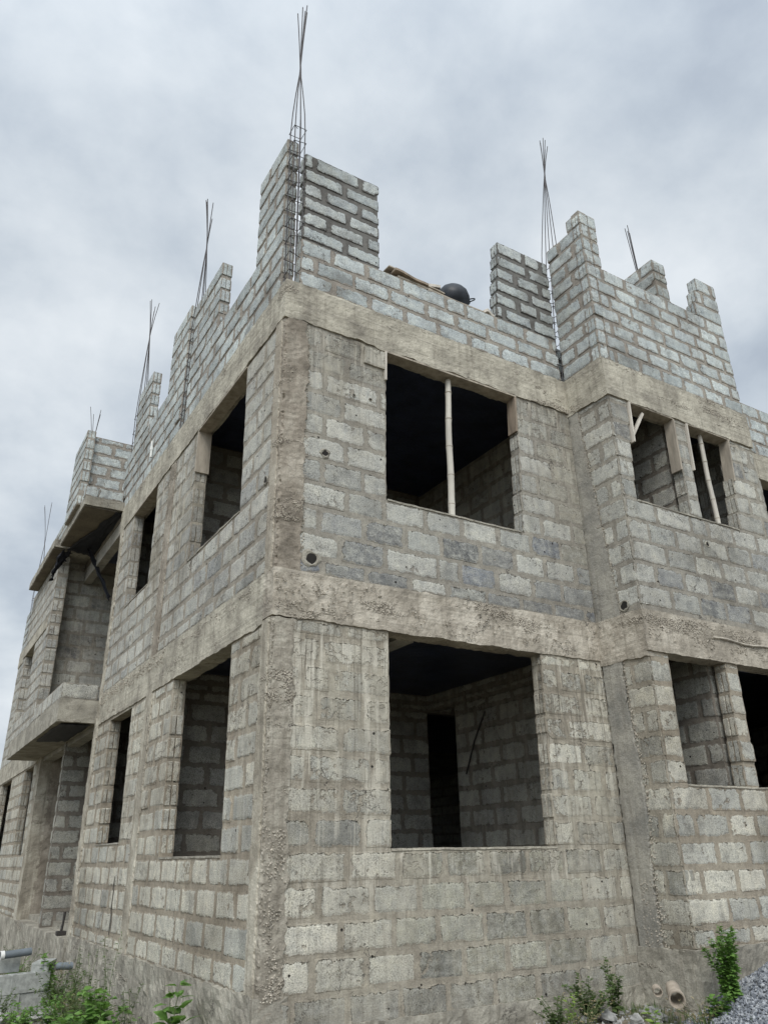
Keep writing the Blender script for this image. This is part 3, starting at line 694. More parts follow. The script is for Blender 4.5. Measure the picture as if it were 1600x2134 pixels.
# ---- parapets
mas('parapet', 'low parapet over the front window', fr=FRONT, z0=5.54, z1=6.194, spans=spans_of(.15, 3.89, []), th=.15, course=.218, align=5.54, style='parapet', seed=41, n0=-.01, off=.1)
mas('parapet_pier', 'dark mortared parapet pier beside the tall corner bars', fr=FRONT, z0=6.194, z1=7.502, spans=spans_of(lambda z: .17, lambda z: 1.15 + .012 * math.sin(z * 29), []), th=.15, course=.218, align=5.54, style='wetpier', seed=42, n0=-.01, inset=(.02, .014))
mas('parapet_pier', 'dark mortared parapet pier next to the bay', fr=FRONT, z0=6.194, z1=7.502, spans=spans_of(lambda z: lerp(2.89, 3.02, (z - 6.19) / 1.3), lambda z: 3.895 + .010 * math.sin(z * 29), []), th=.15, course=.218, align=5.54, style='wetpier', seed=43, n0=-.01, inset=(.014, .02))
def pl(a, b_, z0, z1, seed, **kw):
    mas('parapet_pier' if z1 > 7 and z0 > 6 else 'parapet', fr=LEFT, z0=z0, z1=z1, spans=spans_of(a, b_, []), th=.15, course=.23, align=5.54, style='parapet', seed=seed, n0=-.008, **kw)
pl(.20, 3.50, 5.54, 6.46, 44)
pl(lambda z: .20 + .01 * math.sin(z * 29), 1.01, 6.46, 7.84, 45, inset=(.016, .008))
pl(2.34, 3.50, 6.46, 7.61, 46, inset=(.012, .012))
pl(3.74, 7.1, 5.54, 6.69, 47)
pl(3.74, 4.64, 6.69, 7.84, 48, inset=(.016, .008))
pl(5.80, 6.72, 6.69, 7.84, 49, inset=(.014, .008))
# short cross piers behind the left parapet
XP = Frame((.15, 2.36), (1, 0), (0, -1))
mas('parapet', fr=XP, z0=5.54, z1=6.69, spans=spans_of(.0, .55, []), th=.15, course=.23, align=5.54, style='parapet', seed=50)
XP2 = Frame((.15, 5.82), (1, 0), (0, -1))
mas('parapet', fr=XP2, z0=5.54, z1=6.92, spans=spans_of(.0, .30, []), th=.15, course=.23, align=5.54, style='parapet', seed=51)
# parapet of the bay
mas('bay_parapet', 'side parapet of the bay', fr=BAYS, z0=5.54, z1=7.725, spans=spans_of(.0, .655, []), th=.15, course=.2185, align=5.54, style='parapet', seed=52, inset=(.014, .008))
mas('parapet', fr=FRONT, z0=5.54, z1=6.41, spans=spans_of(3.80, 4.4, []), th=.15, course=.2185, align=5.54, style='wetpier', seed=152, n0=-.34)
mas('bay_parapet', fr=BAYS, z0=7.725, z1=7.94, spans=spans_of(.40, .66, []), th=.16, course=.2185, align=5.54, style='parapet', seed=53)
mas('bay_parapet', 'front parapet of the bay', fr=BAYF, z0=5.52, z1=7.05, spans=spans_of(4.08, 6.70, []), th=.15, course=.2185, align=5.52, style='parapet', seed=54, Lb=.42)
mas('bay_parapet', fr=BAYF, z0=5.52, z1=7.95, spans=spans_of(3.922, 4.08, []), th=.15, course=.2185, align=5.52, style='parapet', seed=55, n0=-.002)
mas('bay_parapet', fr=BAYF, z0=7.05, z1=7.71, spans=spans_of(4.08, 4.22, []), th=.15, course=.2185, align=5.52, style='parapet', seed=56)
mas('bay_parapet', fr=BAYF, z0=7.71, z1=7.94, spans=spans_of(4.082, 4.24, []), th=.16, course=.2185, align=5.52, style='parapet', seed=57)
mas('parapet_pier', 'end pier of the bay parapet', fr=BAYF, z0=7.05, z1=7.80, spans=spans_of(lambda z: lerp(6.1, 6.27, (z - 7.05) / .6), 6.71, []), th=.15, course=.25, align=7.05, style='parapet', seed=58, inset=(.014, .014))
BAYE2 = Frame((6.70, -.66), (0, 1), (1, 0))
mas('bay_parapet', fr=BAYE2, z0=5.52, z1=7.05, spans=spans_of(.15, .9, []), th=.15, course=.2185, align=5.52, style='parapet', seed=59)
ROOFW = Frame((5.9, -.26), (0, 1), (-1, 0))
mas('parapet_pier', 'stub of cross wall behind the bay parapet', fr=ROOFW, z0=5.54, z1=8.30, spans=spans_of(.0, .55, []), th=.28, course=.23, align=5.54, style='parapet', seed=60)

# ---- left wing: entrance, balcony, loggia, far windows
CV = B
mas('wall', fr=LEFT, z0=-1.02, z1=1.85, spans=spans_of(11.84, 18.6, [opening(12.42, 12.33, 13.62, 13.60, 1.78, .09), opening(15.68, 15.60, 17.6, 17.6, 1.76, .10)]), th=TH, course=.2475, align=.09, style='lowleft', seed=61, stain=st_left, Lb=.5)
mas('wall', fr=LEFT, z0=2.3, z1=5.1, spans=spans_of(12.3, 18.6, []), th=TH, course=.2575, align=2.3, style='upleft', seed=62, Lb=.5)
conc('beam', M_BEAM, [(LEFT, 11.86, 18.6, 1.85, 2.3, .015, -.2)], res=.06)
conc('beam', M_BEAM, [(LEFT, 12.3, 18.6, 5.1, 5.54, .015, -.2)], res=.06)
mas('parapet', fr=LEFT, z0=5.54, z1=6.69, spans=spans_of(9.2, 18.6, []), th=.15, course=.23, align=5.54, style='parapet', seed=63)
conc('plinth', M_PLINTH, [(LEFT, 11.6, 18.6, -2.2, -1.02, .03, -.24)], amp=.02, res=.07)
conc('entrance_step', M_PLINTH, [(LEFT, 6.62, 11.62, -2.2, -1.02, .06, -2.0)], amp=.015, res=.05)
conc('entrance_beam', M_GREY, [(LEFT, 6.77, 11.5, 1.82, 2.10, -.03, -.22)], amp=.006, res=.05)
E1 = Frame((0, 9.05), (1, 0), (0, -1)); E2 = Frame((0, 11.5), (1, 0), (0, -1))
mas('entrance_wall', fr=E1, z0=-1.02, z1=2.1, spans=spans_of(.0, 2.0, []), th=.15, course=.2475, align=-1.02, style='inside', seed=64, off=.2)
conc('entrance_wall', M_COL, [(E2, .2, 2.0, -1.02, 2.1, 0, -.2)], 'brown rendered back wall of the entrance recess', amp=.01, res=.06)
EX = Frame((2.0, 6.78), (0, 1), (-1, 0))
mas('entrance_wall', fr=EX, z0=-1.02, z1=2.1, spans=spans_of(.0, 4.8, []), th=.15, course=.2475, align=-1.02, style='inside', seed=65)
# balcony over the entrance
conc('balcony', M_PLINTH, [(LEFT, 6.76, 12.25, 1.90, 2.24, .57, -.02)], 'stained balcony slab over the entrance', amp=.008, res=.04)
NEAR = Frame((0, 6.77), (1, 0), (0, -1)); OUT = Frame((-.565, 0), (0, 1), (-1, 0))
mas('balcony_upstand', fr=NEAR, z0=2.24, z1=2.49, spans=spans_of(-.565, -.02, []), th=.15, course=.25, align=2.24, style='upper', seed=66, n0=0)
mas('balcony_upstand', fr=OUT, z0=2.24, z1=2.49, spans=spans_of(6.93, 9.4, []), th=.15, course=.25, align=2.24, style='upleft', seed=67)
VOL = Frame((-.55, 0), (0, 1), (-1, 0))
mas('loggia_wall', fr=VOL, z0=2.24, z1=4.07, spans=spans_of(9.42, 12.6, [opening(11.02, 10.95, 12.28, 12.25, 4.07, 2.66)]), th=.2, course=.24, align=2.66, style='upleft', seed=68, cap=False)
mas('loggia_wall', fr=VOL, z0=4.30, z1=5.49, spans=spans_of(9.42, 12.6, []), th=.2, course=.24, align=2.66, style='upleft', seed=69)
mas('loggia_wall', fr=VOL, z0=4.07, z1=4.30, spans=spans_of(9.42, 9.75, []), th=.2, course=.24, align=2.66, style='upleft', seed=76)
conc('lintel', M_BEAM, [(VOL, 9.75, 12.6, 4.07, 4.30, .012, -.2)], res=.04)
DEEP = Frame((0, 9.8), (1, 0), (0, -1))
mas('loggia_wall', fr=DEEP, z0=2.24, z1=5.49, spans=spans_of(-.35, 1.2, []), th=.15, course=.26, align=2.24, style='upper', seed=70, stain=lambda u, z: .3, Lb=.5, off=-.1)
VE = Frame((0, 12.6), (1, 0), (0, 1))
mas('loggia_wall', fr=VE, z0=2.24, z1=5.49, spans=spans_of(-.35, 0, []), th=.15, course=.24, align=2.66, style='upleft', seed=71)
LX = Frame((1.2, 6.78), (0, 1), (-1, 0))
mas('loggia_wall', fr=LX, z0=2.28, z1=5.34, spans=spans_of(.0, 3.0, []), th=.15, course=.26, align=2.24, style='inside', seed=72)
mb = MB(); mb.box((.0, 6.77, 5.08), (.15, 9.75, 5.34)); mb.build('beam', M_GREY, B)
# roof canopy
conc('canopy_slab', M_PLINTH, [(LEFT, 6.76, 8.95, 5.50, 5.66, .65, -.01)], 'roof slab overhanging the balcony', amp=.007, res=.035, ragged=0)
conc('canopy_slab', M_PLINTH, [(LEFT, 9.05, 12.1, 5.50, 5.66, .74, -.01)], amp=.01, res=.05)
mb = MB(); mb.box((-.64, 6.79, 5.475), (-.10, 8.9, 5.488)); mb.box((-.73, 9.1, 5.475), (-.56, 12.0, 5.488)); o = mb.build('soffit_board', M_SLAB, B)
C1 = Frame((0, 6.80), (1, 0), (0, -1)); C2 = Frame((0, 7.3), (1, 0), (0, -1)); CO = Frame((-.645, 0), (0, 1), (-1, 0)); CO2 = Frame((-.72, 0), (0, 1), (-1, 0))
mas('canopy_parapet', fr=C1, z0=5.66, z1=5.87, spans=lambda z: [(-.66, -.48), (-.44, -.02)], th=.15, course=.22, align=5.66, style='parapet', seed=73)
mas('canopy_parapet', 'tall parapet wall standing on the overhanging slab', fr=C2, z0=5.66, z1=7.10, spans=spans_of(-.60, .45, []), th=.15, course=.22, align=5.66, style='parapet', seed=74)
mas('canopy_parapet', fr=CO2, z0=5.66, z1=7.15, spans=spans_of(7.2, 8.3, []), th=.15, course=.22, align=5.66, style='parapet', seed=75)
mas('canopy_parapet', fr=CO, z0=5.66, z1=5.98, spans=spans_of(8.3, 12.0, []), th=.15, course=.16, align=5.66, style='parapet', seed=77)

for frm, a, b_, z, nm in ((FRONT, 1.16, 3.01, 0, 1), (FRONT, 1.19, 2.94, 3.236, 2), (BAYF, 4.16, 6.0, 3.64, 3), (BAYF, 4.21, 6.45, .54, 4), (LEFT, .93, 2.73, -.03, 5), (LEFT, 1.0, 2.69, 3.24, 6), (LEFT, 4.5, 5.7, .15, 7), (LEFT, 4.52, 5.8, 3.5, 8)):
    conc('sill_mortar', M_BEAM if nm in (1, 4) else M_PLINTH, [(frm, a, b_, z - .012, z + .006, .006, -.155)], amp=.006, res=.03)
# ---- formwork left in the window heads
def board(name, frm, quad, th_, mat, label=None):
    """a board whose outer face is the quad (u,z)x4 in a frame at n, th_ deep"""
    mb = MB(); n0, q = quad
    vs = [frm.p(u, n0, z) for u, z in q] + [frm.p(u, n0 - th_, z) for u, z in q]
    mb.add(vs, [(0, 1, 2, 3), (7, 6, 5, 4), (0, 4, 5, 1), (1, 5, 6, 2), (2, 6, 7, 3), (3, 7, 4, 0)])
    o = mb.build(name, mat, B, bevel=.002)
    if label: o['label'] = label
    return o
def head(frm, l, r, z, th_=.022, dep=.16, mat=None): board('formwork_board', frm, (.012, [(l, z - th_), (r, z - th_), (r, z), (l, z)]), dep, mat or M_WOOD)
head(FRONT, 1.19, 3.06, 5.058, mat=M_WOOD)
board('formwork_board', FRONT, (.03, [(1.175, 4.66), (1.197, 4.66), (1.205, 5.03), (1.183, 5.03)]), .10, M_WOODP)
board('formwork_board', FRONT, (.014, [(3.005, 4.55), (3.03, 4.55), (3.055, 5.036), (3.03, 5.036)]), .15, M_WOODR, 'reddish board hanging at the right of the upper front window')
head(BAYF, 4.27, 5.08, 5.0); head(BAYF, 5.32, 6.22, 5.0)
board('formwork_board', BAYF, (.03, [(4.245, 4.42), (4.265, 4.42), (4.285, 4.98), (4.265, 4.98)]), .08, M_WOODP)
board('formwork_board', BAYF, (.02, [(5.045, 4.25), (5.07, 4.25), (5.095, 4.98), (5.07, 4.98)]), .15, M_WOOD)
board('formwork_board', BAYF, (.03, [(5.29, 4.30), (5.31, 4.30), (5.335, 4.98), (5.315, 4.98)]), .08, M_WOODP)
board('formwork_board', BAYF, (.02, [(6.10, 4.35), (6.125, 4.35), (6.185, 4.98), (6.16, 4.98)]), .15, M_WOOD)
head(LEFT, 1.04, 2.70, 5.06); board('formwork_board', LEFT, (.014, [(2.67, 4.45), (2.70, 4.45), (2.70, 5.037), (2.67, 5.037)]), .18, M_WOOD)
head(LEFT, 4.54, 5.86, 5.09); 
# stick wedged across the first bay window head
mb = MB(); mb.tube([BAYF.p(4.30, -.02, 4.55), BAYF.p(4.56, -.04, 4.93)], .025, 4); mb.build('wedged_stick', M_WOODP, B)

# ---- holes: a chipped rim round a flat dark disc, the hollow's shade painted
def hole(frm, u, z, r, seed):
    rn = random.Random(seed); mb = MB(); k = 14
    ro = [r * rn.uniform(1.3, 1.9) for _ in range(k)]; ri = [r * rn.uniform(.75, 1.1) for _ in range(k)]
    vs = []
    for i in range(k): a = 2 * math.pi * i / k; vs.append(frm.p(u + math.cos(a) * ro[i], .004, z + math.sin(a) * ro[i] * .9))
    for i in range(k): a = 2 * math.pi * i / k; vs.append(frm.p(u + math.cos(a) * (ro[i] + ri[i]) / 2, .012, z + math.sin(a) * (ro[i] + ri[i]) / 2 * .9))
    for i in range(k): a = 2 * math.pi * i / k; vs.append(frm.p(u + math.cos(a) * ri[i], .0075, z + math.sin(a) * ri[i] * .9))
    fs = [(i, (i + 1) % k, k + (i + 1) % k, k + i) for i in range(k)] + [(k + i, k + (i + 1) % k, 2 * k + (i + 1) % k, 2 * k + i) for i in range(k)]
    mb.add(vs, fs, 0); mb.add(vs[2 * k:], [tuple(range(k))], 1)
    mb.build('knocked_hole', [M_PLINTH, M_SHADE], B)
hole(FRONT, .475, 3.575, .038, 1); hole(FRONT, .345, 2.45, .06, 2); hole(LEFT, .31, 3.30, .035, 3); hole(BAYS, .44, 2.40, .05, 4)
hole(FRONT, .80, 4.35, .015, 5); hole(FRONT, 1.0, 4.36, .014, 6)
hole(BAYF, 5.28, 3.30, .03, 7)

mb = MB(); q = [(4.45, -.22), (4.47, -.36), (4.44, -.37), (4.46, -.58), (4.43, -.60), (4.44, -.84)]
mb.add([LEFT.p(u - .012, .007, z) for u, z in q] + [LEFT.p(u + .014, .007, z) for u, z in q], [(i, i + 1, 7 + i, 6 + i) for i in range(5)])
mb.build('painted_open_joint', M_SHADE, B)  # flat dark strip on the wall face, painting the joint's inner shade
# small white pipe in the left parapet
mb = MB(); mb.tube([(-.02, 5.14, 5.80), (-.02, 5.16, 6.10)], .02, 8); mb.tube([(-.02, 5.15, 5.93), (-.02, 5.152, 5.99)], .028, 8)
mb.build('conduit_pipe', M_WHITE, B, smooth=False)

# ---- starter bars: four or five bars tied with stirrups, leaning together at the top
def cage(base, top, zs0, zs1, step, w_=.15, nb=5, seed=1, label=None, spread=.09, neck=.62):
    rn = random.Random(seed); mb = MB(); bx, by, bz = base; tx, ty, tz = top
    cs = [(-1, -1), (1, -1), (1, 1), (-1, 1), (0, -1), (0, 1)][:nb]
    pinch = lerp(bz, tz, neck)
    for i, (a, b_) in enumerate(cs):
        h = tz - rn.uniform(0, .35)
        tipx, tipy = tx + rn.uniform(-1, 1) * spread, ty + rn.uniform(-1, 1) * spread
        pts = []
        for k in range(15):
            z = lerp(bz, h, k / 14); kx = (z - bz) / (tz - bz)
            cxx, cyy = lerp(bx, tx, kx), lerp(by, ty, kx)
            if z < zs1: s_ = 1
            else:
                s_ = max(0, 1 - (z - zs1) / max(.3, pinch - zs1)); s_ = s_ ** .8
            ox, oy = a * w_ / 2 * s_, b_ * w_ / 2 * s_
            if z > pinch:
                q = (z - pinch) / (tz - pinch); ox += (tipx - tx) * q ** 1.3; oy += (tipy - ty) * q ** 1.3
            pts.append((cxx + ox, cyy + oy, z))
        mb.tube(pts, .0065, 6)
    o = mb.build('starter_bars', M_REBAR, B)
    if label: o['label'] = label
    z = zs0
    while z <= zs1 + .01:
        kx = (z - bz) / (tz - bz); cxx, cyy = lerp(bx, tx, kx), lerp(by, ty, kx); s_ = w_ / 2 + .012
        tl = rn.uniform(-.03, .03); m2 = MB()
        m2.tube([(cxx - s_, cyy - s_, z + tl), (cxx + s_, cyy - s_, z - tl), (cxx + s_, cyy + s_, z + .01), (cxx - s_, cyy + s_, z + tl), (cxx - s_, cyy - s_, z + tl), (cxx - s_ + .05, cyy - s_ + .03, z + tl)], .005, 5)
        c_ = m2.build('stirrup', M_REBAR, None); c_.parent = o
        z += step * rn.uniform(.9, 1.1)
    return o
cage((.10, .10, 5.5), (.09, .10, 10.28), 5.7, 8.02, .25, .13, 5, 1, 'tallest bars, rising from the front corner', .09, .72)
cage((3.92, .10, 5.5), (4.28, .10, 10.42), 5.8, 7.7, .25, .17, 6, 2, 'bars rising in the slit beside the bay', .10, .80)
cage((6.89, .45, 5.5), (6.34, .45, 9.8), 5.8, 6.5, .3, .13, 4, 3, None, .10, .5)
cage((.08, 3.62, 5.5), (.10, 3.52, 9.85), 5.8, 7.3, .3, .14, 5, 4, None, .13, .78)
cage((.12, 6.84, 5.5), (.10, 7.05, 10.45), 6.9, 7.6, .3, .15, 5, 5, None, .16, .78)
cage((.08, 11.9, 5.5), (.10, 12.1, 10.6), 5.8, 7.2, .35, .15, 4, 6, None, .18, .72)
cage((.10, 17.7, 5.5), (.10, 18.6, 10.4), 5.8, 7.2, .4, .2, 4, 7, None, .25, .7)

# ---- black plastic sheeting trapped under the slabs
def sheet(name, pts, parent, mat=M_PLASTIC, seed=1, amp=.03, sub=7):
    """crumpled sheet over a quad of four corners"""
    rn = random.Random(seed); a, b_, c, d = [Vector(p) for p in pts]; vs = []; n_ = sub * 2
    for i in range(n_ + 1):
        for j in range(n_ + 1):
            u, v = i / n_, j / n_; e = 1 + .10 * noise.noise(Vector((i * .9, j * .9, seed)))
            p = (a * (1 - u) + b_ * u) * (1 - v) + (d * (1 - u) + c * u) * v
            edge = i in (0, n_) or j in (0, n_)
            p = p + noise.noise_vector(Vector((i * .45, j * .45, seed * 3))) * amp * (2.4 if edge else 1)
            vs.append(p)
    m_ = n_ + 1; mb = MB(); mb.add(vs, [(i * m_ + j, i * m_ + j + 1, (i + 1) * m_ + j + 1, (i + 1) * m_ + j) for i in range(n_) for j in range(n_)])
    o = mb.build(name, mat, parent, smooth=True)
    s_ = o.modifiers.new('solid', 'SOLIDIFY'); s_.thickness = .003
    return o
s = sheet('plastic_sheet', [(-.12, 6.80, 5.465), (.0, 6.80, 5.45), (.0, 9.1, 5.42), (-.50, 8.95, 5.44)], None, seed=2, amp=.02)
tag(s, 'black plastic sheet sagging along the underside of the roof overhang', 'plastic sheet')
s = sheet('plastic_sheet', [(-.20, 8.7, 5.43), (-.12, 8.7, 5.43), (.30, 8.5, 4.50), (.29, 8.5, 4.40)], None, seed=5, amp=.014)
tag(s, 'narrow black plastic strip hanging slantwise across the open loggia', 'plastic sheet')
s = sheet('plastic_sheet', [(-.60, 9.0, 5.46), (-.38, 9.1, 5.46), (-.58, 9.3, 5.15), (-.68, 9.35, 4.86)], None, seed=8, amp=.035)
tag(s, 'crumpled grey black plastic bunched at the outer loggia wall top', 'plastic sheet')
s = sheet('plastic_sheet', [(-.50, 6.85, 1.885), (-.06, 6.85, 1.885), (-.04, 8.9, 1.885), (-.50, 9.2, 1.885)], None, seed=11, amp=.012)
tag(s, 'black plastic sheet stuck under the balcony slab above the entrance', 'plastic sheet')

# ================================================================== loose things
def bamboo(base, top, r, label):
    b0 = Vector(base); t0 = Vector(top); o = empty('bamboo_prop', base)
    tag(o, label, 'bamboo pole', 'bamboo props in the upper windows')
    d = t0 - b0; ln = d.length; mb = MB(); pts = []; rr = []; n_ = 40
    for i in range(n_ + 1):
        k = i / n_; q = d * k + Vector((.012 * math.sin(k * 7), .008 * math.sin(k * 5), 0)) * (1 - abs(2 * k - 1))
        pts.append(q); rr.append(r * (1.0 - .12 * k) * (1.10 if i % 8 == 4 else 1))
    mb.tube(pts, rr, 12); c = mb.build('culm', M_BAMBOO, o, smooth=True)
    for i in range(4, n_, 8):
        m2 = MB(); m2.tube([pts[i] - d.normalized() * .004, pts[i] + d.normalized() * .004], r * 1.10, 12); m2.build('joint_ring', M_NODE, o)
    return o
bamboo((2.06, .10, 3.236), (2.115, .10, 5.03), .038, 'crooked bamboo pole standing in the large upper front window')
bamboo((5.74, -.56, 3.64), (5.725, -.56, 4.97), .033, 'pale bamboo pole propped in the right upper window of the bay')

def wood(name, label, cat, a, b_, wx, wz, mat, group=None, up=(0, 0, 1)):
    a = Vector(a); b_ = Vector(b_); d = (b_ - a).normalized(); s_ = d.cross(Vector(up)).normalized(); u_ = s_.cross(d)
    mb = MB(); k = 9; vs = []; 
    for i in range(k + 1):
        p = lerp(a, b_, i / k) - a + u_ * (.008 * math.sin(i * .9))
        for x, z in ((-1, -1), (1, -1), (1, 1), (-1, 1)): vs.append(p + s_ * x * wx / 2 + u_ * z * wz / 2)
    fs = [(0, 1, 2, 3), (k * 4 + 3, k * 4 + 2, k * 4 + 1, k * 4)]
    for i in range(k):
        for j in range(4): q = (j + 1) % 4; fs.append((i * 4 + j, (i + 1) * 4 + j, (i + 1) * 4 + q, i * 4 + q))
    mb.add(vs, fs); o = mb.build(name, mat, None, bevel=.003); o.location = a; tag(o, label, cat, group); return o
wood('plank', 'long weathered plank lying along the low front parapet', 'plank', (1.42, .10, 6.235), (2.80, .12, 6.225), .13, .03, M_WOOD)
wood('plank', 'short thick reddish board on the parapet near the dark pier', 'plank', (1.36, .06, 6.29), (1.85, .09, 6.27), .14, .035, M_WOODR)
wood('plank', 'curved top board lying over the reddish plank', 'plank', (1.30, .10, 6.345), (2.15, .16, 6.32), .12, .02, M_WOOD)
wood('plank', 'pale board sticking up behind the black pan', 'plank', (1.55, .62, 6.66), (2.30, .42, 6.66), .16, .045, M_WOODP)
wood('plank', 'small split offcut on the parapet before the second dark pier', 'plank', (2.72, .06, 6.245), (2.90, .12, 6.225), .12, .05, M_WOODP)
wood('plank', 'dark offcut touching the second dark pier foot', 'plank', (2.60, .12, 6.21), (3.05, .13, 6.205), .10, .022, M_WOODR)

# head pan: a dished black bowl resting on its rim on the parapet
def pan():
    o = empty('head_pan', (2.35, .115, 6.56)); tag(o, 'black metal head pan with a loop handle lying on the front parapet', 'head pan')
    prof = [(0.0, .0), (.08, .006), (.14, .030), (.188, .078), (.210, .125), (.216, .130), (.214, .137), (.203, .130), (.178, .085), (.135, .04), (.075, .014), (0, .01)]
    k = 36; vs = []; fs = []
    for r, z in prof:
        for j in range(k): a = 2 * math.pi * j / k; vs.append((r * math.cos(a), r * math.sin(a), z))
    for i in range(len(prof) - 1):
        for j in range(k): q = (j + 1) % k; fs.append((i * k + j, i * k + q, (i + 1) * k + q, (i + 1) * k + j))
    mb = MB(); mb.add(vs, fs); mb.build('bowl', M_PAN, o, smooth=True)
    for s_ in (0, math.pi):
        m2 = MB(); pts = []
        for i in range(11):
            a = -math.pi / 2 + math.pi * i / 10
            rr = .198 + .065 * math.cos(a); y = .045 * math.sin(a)
            pts.append((rr * math.cos(s_) - y * math.sin(s_), rr * math.sin(s_) + y * math.cos(s_), .12 - .02 * math.cos(a)))
        m2.tube(pts, .006, 6); m2.build('handle', M_PAN, o, smooth=True)
    o.rotation_euler = Vector((.30, .80, -.52)).to_track_quat('Z', 'Y').to_euler(); o.rotation_euler.rotate_axis('Z', R(8)); o.scale = (1.05, 1.05, 1.45)
    return o
pan_o = pan()

mb = MB(); mb.tube([(3.945, 2.60, .92), (3.93, 2.36, 1.32), (3.95, 2.13, 1.66)], .012, 6)
o = mb.build('bent_bar', M_IRON, B)

# tamper standing on the entrance floor
o = empty('hand_tamper', (-.0, 7.25, -1.015)); tag(o, 'iron hand tamper standing on the entrance floor slab', 'hand tamper')
mb = MB(); mb.box((-.065, -.055, 0), (.065, .055, .055)); mb.build('foot_plate', M_IRON, o, bevel=.006)
mb = MB(); mb.tube([(0, 0, .05), (.012, 0, .16), (.02, 0, .30)], [.02, .016, .02], 8); mb.build('handle', M_IRON, o)

# pipes
def pipe(name, label, a, b_, r, mat, collar=None, wall=.006, cmat=None):
    a = Vector(a); b_ = Vector(b_); o = empty(name, a); tag(o, label, 'pipe'); d = b_ - a; dn = d.normalized()
    x = dn.orthogonal().normalized(); y = dn.cross(x); k = 24; mb = MB(); vs = []
    for (q, rr) in ((0, r), (1, r), (1, r - wall), (0, r - wall)):
        for j in range(k): an = 2 * math.pi * j / k; vs.append(d * q + (x * math.cos(an) + y * math.sin(an)) * rr)
    fs = [(i * k + j, i * k + (j + 1) % k, ((i + 1) % 4) * k + (j + 1) % k, ((i + 1) % 4) * k + j) for i in range(4) for j in range(k)]
    mb.add(vs, fs); mb.build('barrel', mat, o, smooth=False)
    if collar:
        m2 = MB(); vs = []
        for (q, rr) in ((-.01, r * 1.16), (collar, r * 1.16), (collar, r * 1.005), (-.01, r * 1.005)):
            for j in range(k): an = 2 * math.pi * j / k; vs.append(dn * q + (x * math.cos(an) + y * math.sin(an)) * rr)
        m2.add(vs, fs); m2.build('collar', cmat or mat, o)
    return o
pipe('drain_pipe', 'broken cream drain pipe sticking out under the bay corner', (3.39, -.84, -1.18), (3.56, -.66, -1.13), .058, M_PIPEW, .05)
pipe('drain_pipe', 'short dirty white pipe elbow beside the cream drain pipe', (3.31, -.72, -1.135), (3.36, -.66, -1.12), .038, M_PIPEW)
pipe('plastic_pipe', 'grey plastic pipe with a white end lying on stacked blocks', (-1.0, 5.42, -1.06), (-.66, 5.46, -1.04), .042, M_PIPEG, .035, cmat=M_WHITE)
pipe('plastic_pipe', 'short grey pipe stub poking out of the left plinth', (-.20, 6.25, -1.30), (.05, 6.0, -1.29), .045, M_PIPEG, .03, cmat=M_PIPEW)
mb = MB(); mb.box((3.2, -.62, -1.4), (3.98, -.5, -1.05)) 

# loose hollow blocks stacked on the left
def hollow_block(loc, rz, label, tilt=(0, 0)):
    mb = MB(); Lx, Ly, Lz = .45, .15, .20
    xs = [0, .035, .155, .185, .265, .295, .415, .45] ; ys = [0, .032, .118, .15]
    # a block with three open cells: solid strips between them
    for a, b_ in ((0, .035), (.155, .177), (.273, .295), (.415, .45)): mb.box((a - .225, .032 - .075, 0), (b_ - .225, .118 - .075, Lz))
    mb.box((-.225, -.075, 0), (.225, -.043, Lz)); mb.box((-.225, .043, 0), (.225, .075, Lz))
    mb.box((-.19, -.0425, .002), (.19, .0425, .03))
    o = mb.build('loose_block', M_HBLOCK, bevel=.004); o.location = loc; o.rotation_euler = (tilt[0], tilt[1], rz)
    tag(o, label, 'block', 'loose blocks stacked left of the entrance'); return o
zb0 = -1.62
for i, (dx, dy, k, rz, lb) in enumerate([
    (-.98, 5.30, 0, .15, 'bottom block at the outer left of the low stack'), (-.62, 5.38, 0, .15, 'bottom block at the inner right of the low stack'),
    (-1.04, 5.30, 1, .12, 'middle block of the stack, outer left'), (-.66, 5.36, 1, .2, 'middle block of the stack, nearer the wall'),
    (-.98, 5.62, 2, .05, 'topmost block carrying the grey pipe'), (-.56, 5.62, 2, 1.2, 'hollow block standing on the stack with its cells showing')]):
    hollow_block((dx, dy, gh(dx, dy) + .203 * k + .0), rz, lb, (R(90) if i == 5 else 0, 0) if i == 5 else (0, 0))

def rock(loc, s_, seed, label, mat=M_ROCK, flat=1.0, name='rubble_chunk', cat='rubble', group='broken concrete lumps by the left wall'):
    rn = random.Random(seed); mb = MB(); m_ = 10; vs = [(0, 0, -s_ * .6 * flat)]
    for i in range(1, 6):
        ph = -math.pi / 2 + math.pi * i / 6
        for j in range(m_):
            a = 2 * math.pi * j / m_; d = Vector((math.cos(a) * math.cos(ph), math.sin(a) * math.cos(ph), math.sin(ph)))
            mxx = max(abs(d.x), abs(d.y), abs(d.z)); q = lerp(1, 1 / mxx, .55) * s_ * (.72 + .5 * noise.noise(d * 1.7 + Vector((seed, 0, 0))))
            vs.append((d.x * q * 1.2, d.y * q, d.z * q * .7 * flat))
    vs.append((0, 0, s_ * .55 * flat)); n_ = len(vs) - 1; fs = []
    for j in range(m_):
        q = (j + 1) % m_; fs.append((0, 1 + q, 1 + j)); fs.append((n_, n_ - m_ + j, n_ - m_ + q))
        for i in range(4): a = 1 + i * m_; fs.append((a + j, a + q, a + m_ + q, a + m_ + j))
    mb.add(vs, fs); o = mb.build(name, mat); o.location = loc; o.rotation_euler = (rn.uniform(-.4, .4), rn.uniform(-.4, .4), rn.uniform(0, 6))
    tag(o, label, cat, group); return o
